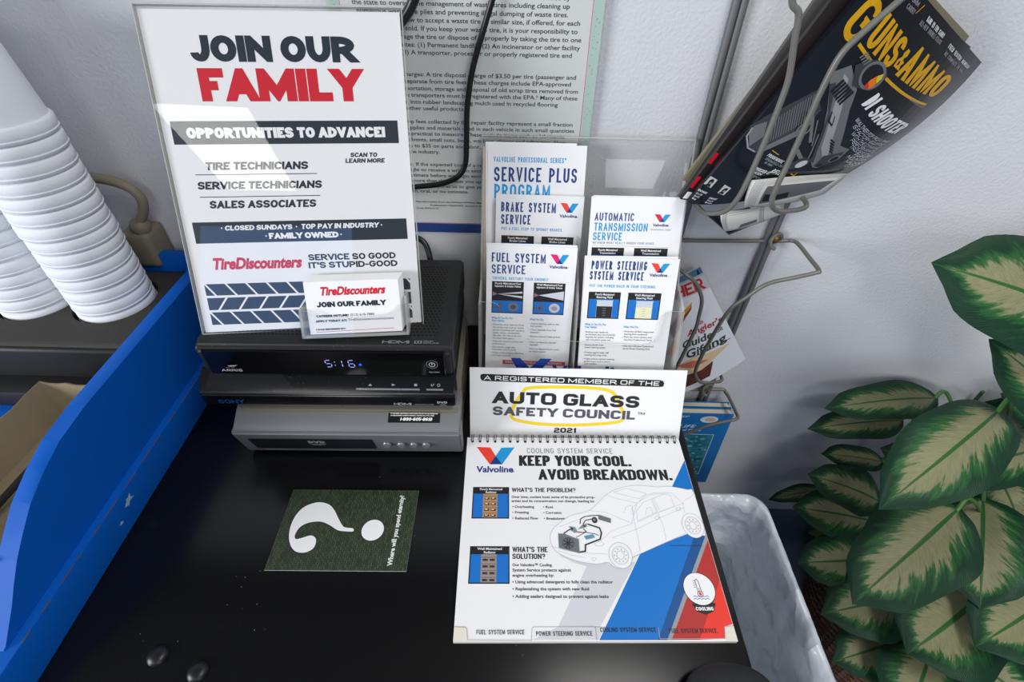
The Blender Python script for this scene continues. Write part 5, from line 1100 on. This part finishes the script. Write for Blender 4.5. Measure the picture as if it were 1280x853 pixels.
def d1(s):
    for k in range(7): s.line([(1.5 + k * 2.2, 0), (4 + k * 2.4, 34)], .45, PG2 if k % 2 else PG3, 1)
    for k in range(5): s.line([(20, 27 + k * 1.5), (110, 30 + k * .9)], .35, PG2, 1)
    s.poly([(22, 4), (98, 12), (104, 25), (24, 25)], PG3, 1); s.poly([(26, 7), (60, 9), (58, 16), (44, 14), (26, 16)], DK, 2); s.line([(20, 2.5), (108, 6)], .5, PG2, 1)
def d2(s):
    for k in range(4): s.line([(1 + k * 1.6, 0), (1.5 + k * 1.6, 32)], .5, PG2 if k % 2 else PG3, 1)
    for k in range(4): s.line([(48 + k * 1.5, 0), (46 + k * 1.6, 32)], .5, PG3 if k % 2 else ink('page_tan', (170, 150, 110)), 1)
    s.line([(8, 24), (44, 27)], .6, PG2, 1); s.line([(8, 28), (44, 30)], .6, PG3, 1); s.poly([(20, 2), (44, 4), (44, 9), (24, 7)], PG3, 1)
folded('folded_pages', FU, 112, 34, .004, PGE, d1); folded('folded_pages', FL, 76, 32, .004, PGE, d2); folded('cover_fold', FD, 54, 34, .002, COVG, None)
# other magazines behind it
def simple_cover(fn):
    s = Sheet(); fn(s); return s
def mk1(s): s.poly([(0, 18), (5, 18), (5, 34), (0, 34)], RED, 1); s.rect(0, 52, 4, 66, RED, 1); s.rect(2, 2, 30, 12, WHITE, 1)
magazine('magazine', Patch(shifted(GUN, .0085, -.006, .002, .004, R(-2.5))), simple_cover(mk1), .004, mat('cover_dark_brown', (40, 34, 34), .3, .5), 'dark magazine with red bars right behind the gold-titled one', 'magazines in the top pocket', pages=mat('page_edges'))
def mk2(s): s.poly([(170, 150), (186, 152), (196, 170), (196, 200), (190, 196), (186, 172), (172, 162)], WHITE, 1); s.rect(150, 236, 199, 244, RED, 1); s.text('GEAR', 150, 205, 40, 10, 'C', WHITE, 1)
magazine('magazine', Patch(shifted(GUN, .0150, .008, .005, -.016, R(5))), simple_cover(mk2), .004, mat('cover_slate', (44, 44, 50), .3, .5), 'slate magazine with a white curl sticking out below the gold-titled one', 'magazines in the top pocket')
magazine('magazine', Patch(shifted(GUN, .0205, -.004, .004, .004, R(-5))), None, .004, mat('cover_grey', (84, 82, 80), .35, .5), 'grey magazine third from the front at the left of the pile', 'magazines in the top pocket')
magazine('magazine', Patch(shifted(GUN, .0260, .004, .003, .010, R(-1))), None, .004, mat('cover_tan', (132, 124, 100), .5, .4), 'tan magazine nearest the wall with only its top corner showing', 'magazines in the top pocket')

# ------------------------------------------------------------------ angler booklet in the middle pocket
ANG = [[(.222, .545, -.100), (.275, .535, -.085), (.3523, .548, -.0225)], [(.210, .556, .010), (.255, .552, .030), (.2990, .560, .0540)], [(.198, .566, .100), (.224, .566, .112), (.2494, .570, .1263)]]
ap = Patch(ANG, 110, 170)
a = Sheet()
a.rect(0, 0, 110, 170, ink('booklet_grey', (212, 214, 222), .35), 1); a.rect(0, 160, 110, 170, ink('booklet_sky', (58, 104, 140)), 2); a.rect(0, 156, 110, 160, ink('booklet_band', (150, 164, 170)), 2); a.poly([(96, 160), (103, 160), (102, 168), (98, 168)], DK, 3)
a.rect(30, 134, 110, 157, ink('booklet_shade', (182, 184, 192)), 2); a.text('HER', 34, 136, 66, 19, 'C', ink('booklet_red', (176, 28, 36)), 3, 'title')
a.text('An', 66, 87, 12, 6, 'RB', ink('booklet_red'), 3, 'title'); a.text("Angler's", 52, 76, 54, 8.6, 'RB', ink('booklet_red'), 3, 'title'); a.text('Guide', 44, 61, 44, 10, 'RB', ink('booklet_green', (26, 60, 40)), 3, 'title'); a.text('FOR', 90, 63, 12, 6, 'D', ink('booklet_green'), 3, 'title'); a.text('Gifting', 50, 46, 52, 11, 'RB', ink('booklet_green'), 3, 'title')
BR1, BR2, BR3 = ink('boot_brown', (112, 62, 30)), ink('box_tan', (206, 182, 140)), ink('lure_orange', (214, 140, 40))
a.poly([(20, 96), (44, 112), (64, 122), (62, 114), (50, 104), (40, 92), (30, 78)], BR1, 3, 'cover_picture'); a.poly([(30, 106), (58, 120), (66, 124), (60, 116), (44, 106)], BR3, 4, 'cover_picture'); a.poly([(20, 60), (32, 78), (38, 66), (30, 54)], BR3, 4, 'cover_picture')
a.poly([(24, 38), (60, 44), (104, 38), (70, 22), (30, 26)], BR2, 3, 'cover_picture'); a.poly([(34, 40), (60, 40), (80, 32), (60, 30)], ink('ribbon', (190, 100, 90)), 4, 'cover_picture'); a.poly([(16, 26), (70, 22), (84, 27), (80, 8), (20, 6)], ink('chest_brown', (86, 40, 26)), 3, 'cover_picture'); a.line([(60, 45), (106, 45)], .9, BR1, 4, 'cover_picture')
magazine('magazine', ap, a, .0025, mat('booklet_cover', (206, 208, 214), .4), "light grey Angler's Guide magazine leaning in the middle pocket", None)

# ------------------------------------------------------------------ blue books in the lowest pocket
M_BK = mat('book_blue', (14, 104, 172), .4, .4, var=.05); M_BKP = mat('book_pages', (206, 200, 180), .75, .3, var=.08, vscale=90)
def book(y0, y1, x1, z1, label, tilt):
    o = empty('book', (x1, y0, z1)); o.rotation_euler = (R(tilt), 0, 0); tag(o, label, 'book', 'blue books in the lowest pocket')
    w, hh, t = .126, .185, y1 - y0
    sub(box('front_cover', (-w, 0, -hh), (0, .0022, 0), M_BK, bevel=.0006), o); sub(box('back_cover', (-w, t - .0022, -hh), (0, t, 0), M_BK, bevel=.0006), o)
    sub(box('spine', (-w - .001, 0, -hh), (-w + .002, t, 0), M_BK, bevel=.0006), o)
    sub(box('pages', (-w + .002, .0022, -hh + .002), (-.003, t - .0022, -.0015), M_BKP), o); return o
b1 = book(.542, .557, .372, -.146, 'front blue book with a white oval and a coral picture on its cover', -4)
book(.5585, .5730, .374, -.148, 'blue book between the front one and the wall, its cream page tops showing', -4)
k = Sheet()
k.disc(-38, -13, 15, ink('book_oval', (220, 222, 224)), 1, 'cover_print', 28, 8); k.disc(-36, -13, 9, ink('shell', (196, 176, 166)), 2, 'cover_print', 18, 4.5); k.text('FEP', -92, -9, 18, 4, 'SL', WHITE, 1, 'cover_print'); k.text('LIFE', -86, -34, 28, 7, 'SL', WHITE, 1, 'cover_print'); k.text('and Plants', -84, -42, 38, 4.6, 'SL', WHITE, 1, 'cover_print')
k.rect(-100, -160, -20, -50, ink('picture_rim', (200, 214, 220)), 1, 'cover_print'); k.rect(-99, -159, -21, -51, mat('coral_picture', (30, 110, 130), .4, .4, var=.9, vscale=60), 2, 'cover_print')
random.seed(4); CO = [ink('coral_a', (110, 176, 190)), ink('coral_b', (20, 70, 90)), ink('coral_c', (70, 140, 160))]
for q in range(90): k.disc(random.uniform(-95, -25), random.uniform(-155, -56), random.uniform(2, 4.5), random.choice(CO), 3 + q % 3, 'cover_print', 12, random.uniform(1.5, 3))
for part_, items in k.d.items(): sub(mesh_print(part_, items, lambda x, y, z: (x / 1000, -z * LAY * 2, y / 1000), None), b1)

# ================================================================== WASTE BIN WITH LINER
bn = empty('waste_bin', (.32, .29, FLOOR)); tag(bn, 'waste bin lined with a wrinkled translucent bag between the counter and the plant', 'bin')
def rr(cx, cy, hx, hy, r, n=14):
    out = []
    for qx, qy, a0 in ((1, 1, 0), (-1, 1, 90), (-1, -1, 180), (1, -1, 270)):
        for k in range(n + 1):
            a = R(a0 + 90 * k / n); out.append((cx + qx * (hx - r) + r * math.cos(a), cy + qy * (hy - r) + r * math.sin(a)))
    # fill the straight runs
    res = []
    for i in range(len(out)):
        a, b = out[i], out[(i + 1) % len(out)]; L = math.hypot(b[0] - a[0], b[1] - a[1]); m = max(1, int(L / .0045))
        for k in range(m): res.append((a[0] + (b[0] - a[0]) * k / m, a[1] + (b[1] - a[1]) * k / m))
    return res
BX, BY, HX, HY, RZ = .3125, .275, .0905, .157, -.215
def loft(name, rings, m, parent, close_bottom=False, wr=0, seed=0):
    V, F = [], []; n = len(rings[0])
    for ri, rg in enumerate(rings):
        for i, p in enumerate(rg):
            q = Vector(p)
            if wr:
                c = Vector((BX, BY, q.z)); d = (q - c); d.z = 0; d.normalize()
                amp = wr * (0.25 if abs(q.z - RZ) < .004 else 1)
                w = noise.noise(Vector((q.x * 26 + seed, q.y * 26, q.z * 17))) * .9 + abs(noise.noise(Vector((q.x * 55, q.y * 55 + seed, q.z * 38)))) * .9 - .3
                rd = 0
                for fr, am in ((16, 1.0), (34, .55), (60, .28)):
                    e = noise.noise(Vector((q.x * fr + q.z * fr * .5 + seed, q.y * fr - q.z * fr * .35, q.z * fr * .55 + fr))); rd += am * (1 - abs(e) * 2.2) ** 3 if abs(e) < .45 else 0
                w = w * .8 - rd * .35
                q += d * w * amp; q.z += noise.noise(Vector((q.x * 34, q.y * 34, seed))) * amp * .8
            V.append(q)
    for a in range(len(rings) - 1):
        for i in range(n): F.append([a * n + i, a * n + (i + 1) % n, (a + 1) * n + (i + 1) % n, (a + 1) * n + i])
    if close_bottom: F.append([(len(rings) - 1) * n + i for i in range(n)])
    return part(fromfaces(name, V, F, m, None, smooth=True), parent)
def ringz(off, z, taper=0): return [(x, y, z) for x, y in rr(BX, BY, HX + off - taper, HY + off - taper, max(.008, .030 + off - taper * .3))]
N0 = len(ringz(0, 0))
def ring_n(off, z, taper=0):
    P = rr(BX, BY, HX, HY, .03); out = []
    for x, y in P:
        dx, dy = x - BX, y - BY
        out.append((BX + dx * (1 + (off - taper) / HX), BY + dy * (1 + (off - taper) / HY), z))
    return out
M_BIN = mat('bin_grey', (58, 60, 64), .5, .4)
loft('bin_body', [ring_n(-.006, RZ - .004), ring_n(.0, RZ - .004), ring_n(-.010, RZ - .2, .004), ring_n(-.022, FLOOR + .004), ring_n(-.024, FLOOR)], M_BIN, bn, True)
M_LIN = bpy.data.materials.new('bag_film'); M_LIN.use_nodes = True; nt = M_LIN.node_tree; nt.nodes.clear()
oo = nt.nodes.new('ShaderNodeOutputMaterial'); pr = nt.nodes.new('ShaderNodeBsdfPrincipled'); pr.inputs['Base Color'].default_value = rgb(226, 233, 242); pr.inputs['Roughness'].default_value = .20; pr.inputs['Specular IOR Level'].default_value = .6
trn = nt.nodes.new('ShaderNodeBsdfTransparent'); trn.inputs[0].default_value = (.92, .94, .97, 1); mx = nt.nodes.new('ShaderNodeMixShader'); mx.inputs[0].default_value = .84
tc = nt.nodes.new('ShaderNodeTexCoord'); hs_ = []
for sc_, wt in ((15, 1.0), (34, .55), (80, .22)):
    nz = nt.nodes.new('ShaderNodeTexNoise'); nz.inputs['Scale'].default_value = sc_ * .8; nz.inputs['Detail'].default_value = 2
    va = nt.nodes.new('ShaderNodeVectorMath'); va.operation = 'MULTIPLY_ADD'; va.inputs[1].default_value = (1.1 / sc_,) * 3
    nt.links.new(tc.outputs['Object'], nz.inputs['Vector']); nt.links.new(nz.outputs['Color'], va.inputs[0]); nt.links.new(tc.outputs['Object'], va.inputs[2])
    vo = nt.nodes.new('ShaderNodeTexVoronoi'); vo.inputs['Scale'].default_value = sc_; nt.links.new(va.outputs[0], vo.inputs['Vector'])
    ml_ = nt.nodes.new('ShaderNodeMath'); ml_.operation = 'MULTIPLY'; ml_.inputs[1].default_value = wt / sc_ * 15; nt.links.new(vo.outputs['Distance'], ml_.inputs[0]); hs_.append(ml_)
ad = nt.nodes.new('ShaderNodeMath'); ad.operation = 'ADD'; nt.links.new(hs_[0].outputs[0], ad.inputs[0]); nt.links.new(hs_[1].outputs[0], ad.inputs[1])
ad2 = nt.nodes.new('ShaderNodeMath'); ad2.operation = 'ADD'; nt.links.new(ad.outputs[0], ad2.inputs[0]); nt.links.new(hs_[2].outputs[0], ad2.inputs[1])
bp = nt.nodes.new('ShaderNodeBump'); bp.inputs['Strength'].default_value = .55; bp.inputs['Distance'].default_value = .03
nt.links.new(ad2.outputs[0], bp.inputs['Height']); nt.links.new(bp.outputs['Normal'], pr.inputs['Normal'])
nt.links.new(trn.outputs[0], mx.inputs[1]); nt.links.new(pr.outputs[0], mx.inputs[2]); nt.links.new(mx.outputs[0], oo.inputs[0])
rings = [ring_n(.006, RZ - .085), ring_n(.0065, RZ - .06), ring_n(.0060, RZ - .04), ring_n(.0055, RZ - .02), ring_n(.0045, RZ - .006), ring_n(.003, RZ + .001), ring_n(-.001, RZ + .003), ring_n(-.005, RZ + .001), ring_n(-.008, RZ - .006)]
rings += [ring_n(-.009 - .0005 * k, RZ - .006 - .006 * k) for k in range(1, 62)]
loft('bag_liner', rings, M_LIN, bn, True, wr=.0042, seed=3)

# ================================================================== PLANT IN A WICKER BASKET
M_WICK = mat('wicker', (92, 62, 44), .75, .3); nt = M_WICK.node_tree; tc = nt.nodes.new('ShaderNodeTexCoord'); br = nt.nodes.new('ShaderNodeTexBrick')
br.inputs['Color1'].default_value = rgb(112, 76, 54); br.inputs['Color2'].default_value = rgb(84, 54, 40); br.inputs['Mortar'].default_value = rgb(24, 16, 12); br.inputs['Scale'].default_value = 1; br.inputs['Brick Width'].default_value = .022; br.inputs['Row Height'].default_value = .009; br.inputs['Mortar Size'].default_value = .0012
nt.links.new(tc.outputs['UV'], br.inputs[0]); nt.links.new(br.outputs['Color'], nt.nodes['Principled BSDF'].inputs['Base Color'])
PX, PY, PR = .800, .372, .200
pl = empty('potted_plant', (PX, PY, FLOOR)); tag(pl, 'large leafy plant with cream-centred green leaves in a brown wicker basket', 'plant')
V, F, UV = [], [], []
nr, na = 26, 120
for j in range(nr + 1):
    z = -.43 + (FLOOR + .43) * j / nr
    for i in range(na):
        a = 2 * math.pi * i / na; rad = PR - .035 * (j / nr) ** 1.4 + .0035 * math.sin(i * math.pi / 2 + (j % 2) * math.pi) + (.006 if j < 2 else 0)
        V.append((PX + rad * math.cos(a), PY + rad * math.sin(a), z))
for j in range(nr):
    for i in range(na): F.append([j * na + i, j * na + (i + 1) % na, (j + 1) * na + (i + 1) % na, (j + 1) * na + i])
F.append([nr * na + i for i in range(na)])
bk_ = fromfaces('basket', V, F, M_WICK, None, smooth=False); uvl = bk_.data.uv_layers.new(name='UVMap')
for pp_ in bk_.data.polygons:
    for li in pp_.loop_indices:
        vi = bk_.data.loops[li].vertex_index; i, j = vi % na, vi // na; uvl.data[li].uv = ((i + (na if i == 0 and pp_.vertices[0] % na == na - 1 else 0)) / na * 1.25, j / nr * .22)
part(bk_, pl)
part(lathe('soil', [(.185, -.015), (.186, 0), (.10, .012), (.002, .015)], mat('soil', (36, 26, 20), .95, .1, var=.4, vscale=80, bump=.8, bscale=60), None, (PX, PY, -.470), 40), pl)
# leaf material: cream centre breaking into green towards the edge along the side veins
M_LEAF = bpy.data.materials.new('variegated_leaf'); M_LEAF.use_nodes = True; nt = M_LEAF.node_tree; b = nt.nodes['Principled BSDF']; b.inputs['Roughness'].default_value = .42; b.inputs['Specular IOR Level'].default_value = .22
def nd(t, **k):
    n = nt.nodes.new(t)
    for a_, v_ in k.items(): setattr(n, a_, v_)
    return n
def mth(op, a, bb=None, c=None):
    n = nd('ShaderNodeMath', operation=op)
    for i, v_ in enumerate((a, bb, c)):
        if v_ is None: continue
        if isinstance(v_, (int, float)): n.inputs[i].default_value = v_
        else: nt.links.new(v_, n.inputs[i])
    return n.outputs[0]
uvn = nd('ShaderNodeUVMap'); uvn.uv_map = 'UVMap'; sp = nd('ShaderNodeSeparateXYZ'); nt.links.new(uvn.outputs[0], sp.inputs[0])
su, tv = sp.outputs[0], sp.outputs[1]; at_ = mth('ABSOLUTE', tv)
oi = nd('ShaderNodeObjectInfo'); rnd = oi.outputs['Random']
cv = nd('ShaderNodeCombineXYZ'); nt.links.new(mth('MULTIPLY', mth('SUBTRACT', su, mth('MULTIPLY', at_, .30)), 26), cv.inputs[0]); nt.links.new(mth('MULTIPLY', tv, 2.2), cv.inputs[1]); nt.links.new(mth('MULTIPLY', rnd, 40), cv.inputs[2])
n1 = nd('ShaderNodeTexNoise'); n1.inputs['Scale'].default_value = 1.0; n1.inputs['Detail'].default_value = 4; n1.inputs['Roughness'].default_value = .65; nt.links.new(cv.outputs[0], n1.inputs['Vector'])
def ramp(v, lo, hi):
    n = nd('ShaderNodeMapRange', interpolation_type='SMOOTHSTEP'); n.inputs[1].default_value = lo; n.inputs[2].default_value = hi; nt.links.new(v, n.inputs[0]); return n.outputs[0]
edge = mth('ADD', at_, mth('MULTIPLY', mth('SUBTRACT', n1.outputs['Fac'], .5), 1.05))
tipf = mth('MULTIPLY', ramp(su, .74, 1.0), .75); basef = mth('MULTIPLY', ramp(mth('SUBTRACT', 1.0, su), .86, 1.0), .5)
edge = mth('ADD', mth('ADD', edge, tipf), basef)
f_dark = ramp(edge, .54, .78); f_mid = ramp(edge, .34, .54)
n3 = nd('ShaderNodeTexNoise'); n3.inputs['Scale'].default_value = 3.0; n3.inputs['Detail'].default_value = 6; nt.links.new(cv.outputs[0], n3.inputs['Vector'])
def mixc(f, a, bb):
    n = nd('ShaderNodeMix', data_type='RGBA')
    if isinstance(f, (int, float)): n.inputs['Factor'].default_value = f
    else: nt.links.new(f, n.inputs['Factor'])
    for nm, v_ in (('A', a), ('B', bb)):
        if isinstance(v_, tuple): n.inputs[nm].default_value = v_
        else: nt.links.new(v_, n.inputs[nm])
    return n.outputs['Result']
cream = mixc(n3.outputs['Fac'], rgb(108, 108, 80), rgb(150, 149, 114)); mid = rgb(36, 88, 44); dark = mixc(n3.outputs['Fac'], rgb(12, 42, 28), rgb(22, 62, 40))
c1 = mixc(f_mid, cream, mid); c2 = mixc(f_dark, c1, dark)
mr = ramp(mth('SUBTRACT', .055, mth('ADD', at_, mth('MULTIPLY', su, .030))), -.012, .012)
c3 = mixc(mr, c2, rgb(46, 92, 44)); nt.links.new(c3, b.inputs['Base Color'])
vn = nd('ShaderNodeTexWave'); vn.inputs['Scale'].default_value = 1.1; vn.inputs['Distortion'].default_value = 1.0; nt.links.new(cv.outputs[0], vn.inputs['Vector'])
bpn = nd('ShaderNodeBump'); bpn.inputs['Strength'].default_value = .25; bpn.inputs['Distance'].default_value = .0015; nt.links.new(vn.outputs['Fac'], bpn.inputs['Height']); nt.links.new(bpn.outputs[0], b.inputs['Normal'])
M_STEM = mat('leaf_stalk', (70, 116, 52), .45, .4)
LEAVES = [
((0.723, 0.48, 0.104),(0.466, 0.482, 0.197),0.142,.35), ((0.792, 0.451, -0.048),(0.609, 0.487, 0.082),0.094,.3), ((0.7, 0.557, -0.109),(0.487, 0.515, -0.094),0.067,.5), ((0.668, 0.551, -0.16),(0.486, 0.519, -0.15),0.059,.4),
((0.685, 0.466, -0.03),(0.473, 0.337, -0.082),0.107,.4), ((0.839, 0.481, -0.134),(0.597, 0.411, -0.121),0.087,.5), ((0.658, 0.52, -0.239),(0.534, 0.516, -0.213),0.047,.4), ((0.638, 0.462, -0.273),(0.5, 0.481, -0.222),0.079,.4),
((0.618, 0.535, -0.356),(0.502, 0.52, -0.372),0.034,.4), ((0.64, 0.45, -0.316),(0.493, 0.459, -0.291),0.084,.4), ((0.617, 0.444, -0.353),(0.529, 0.443, -0.353),0.049,.4), ((0.63, 0.395, -0.347),(0.486, 0.38, -0.333),0.098,.4),
((0.659, 0.389, -0.16),(0.47, 0.271, -0.215),0.126,.45), ((0.74, 0.427, -0.193),(0.682, 0.285, -0.259),0.127,.45), ((0.688, 0.351, -0.366),(0.503, 0.307, -0.354),0.116,.45), ((0.738, 0.323, -0.307),(0.578, 0.24, -0.309),0.159,.5),
((0.847, 0.326, -0.275),(0.656, 0.241, -0.278),0.129,.45), ((0.666, 0.294, -0.399),(0.523, 0.256, -0.41),0.096,.4), ((0.655, 0.262, -0.359),(0.577, 0.173, -0.383),0.117,.4), ((0.716, 0.267, -0.383),(0.815, 0.198, -0.416),0.087,.4),
((0.778, 0.466, -0.18),(0.783, 0.379, -0.216),0.077,.3), ((0.827, 0.38, -0.215),(0.735, 0.316, -0.226),0.059,.3), ((0.872, 0.553, -0.233),(0.826, 0.565, -0.104),0.104,.3), ((0.916, 0.549, -0.148),(0.782, 0.55, -0.087),0.068,.3),
((0.848, 0.475, -0.319),(0.72, 0.489, -0.243),0.085,.2), ((0.784, 0.454, -0.341),(0.86, 0.417, -0.353),0.100,.2), ((0.786, 0.396, -0.405),(0.711, 0.443, -0.324),0.086,.2), ((0.797, 0.513, -0.277),(0.651, 0.537, -0.22),0.086,.2)]
CAMP = Vector((.05, -.05, .55))
def leaf(B, T, Wd, upw, seed):
    random.seed(seed); B, T = Vector(B), Vector(T); ax = T - B; L = ax.length; d = ax.normalized(); mid_ = (B + T) / 2
    nrm = (CAMP - mid_).normalized() + Vector((0, 0, upw)) + Vector((random.uniform(-.25, .25), random.uniform(-.2, .2), 0)); nrm = (nrm - d * nrm.dot(d)).normalized(); side = d.cross(nrm)
    nl, nw = 26, 12; V, F, UV = [], [], []; arch = L * random.uniform(.05, .11); ph = random.uniform(0, 6)
    for i in range(nl + 1):
        s_ = i / nl; w = ((s_ ** .52) * (1 - s_) ** .66) * 1.80; w = max(w, .0) * Wd * .98 / 2 / .80 * (1 + .05 * math.sin(11 * s_ + ph))
        if s_ > .86: w = max(w * (1 - (s_ - .86) * 4.6), .0)
        c = B + ax * s_ + nrm * (arch * math.sin(math.pi * min(1, s_ * 1.02)) * (1.0 if s_ < .8 else 1.0))
        for j in range(nw + 1):
            t = (j / nw) * 2 - 1
            lift = abs(t) ** 1.3 * w * .20 - (t * t) ** 2 * w * .22 + .06 * w * math.sin(9 * s_ + ph + (2 if t > 0 else 0)) * abs(t) ** 2
            V.append(c + side * (t * w) + nrm * lift); UV.append((s_, t))
    for i in range(nl):
        for j in range(nw): F.append([i * (nw + 1) + j, i * (nw + 1) + j + 1, (i + 1) * (nw + 1) + j + 1, (i + 1) * (nw + 1) + j])
    o = fromfaces('leaf', V, F, M_LEAF, None, smooth=True); u = o.data.uv_layers.new(name='UVMap')
    for pp_ in o.data.polygons:
        for li in pp_.loop_indices: u.data[li].uv = UV[o.data.loops[li].vertex_index]
    part(o, pl)
    # stalk from the leaf base back to the crown of the plant
    crown = Vector((PX + random.uniform(-.05, .05), PY + random.uniform(-.04, .05), -.46)); m = (B * .6 + crown * .4) + Vector((0, 0, .03)) - d * L * .12
    part(tube('leaf_stalk', [B + ax * .04 + nrm * arch * .1 - nrm * .001, B - d * L * .10, m, crown], .0030, M_STEM, None, 7, 6), pl)
for i, (B, T, w, u_) in enumerate(LEAVES): leaf(B, T, w, u_, 100 + i)
sp_ = tube('leaf_shoot', [(.805, .585, -.190), (.800, .583, -.160), (.794, .580, -.135), (.789, .577, -.112)], .0030, mat('shoot', (44, 88, 50), .45), None, 8); part(sp_, pl)

# ================================================================== BLACK POUCH AT THE FRONT EDGE
bm = bmesh.new(); bmesh.ops.create_uvsphere(bm, u_segments=48, v_segments=24, radius=1)
for v_ in bm.verts:
    x, y, z = v_.co; f = lambda a, e: math.copysign(abs(a) ** e, a)
    v_.co = Vector((.1870 + .0400 * f(x, .80), .1020 + .0330 * f(y, .85), max(.0002, .0095 + .0115 * f(z, .7))))
tag(frombm('pouch', bm, mat('black_pouch', (22, 23, 25), .55, .4, bump=.2, bscale=300), smooth=True), 'black rounded soft pouch at the front right corner of the counter', 'pouch')

for o_ in list(COL.objects):
    if o_.name.startswith('glyphs'): bpy.data.objects.remove(o_)
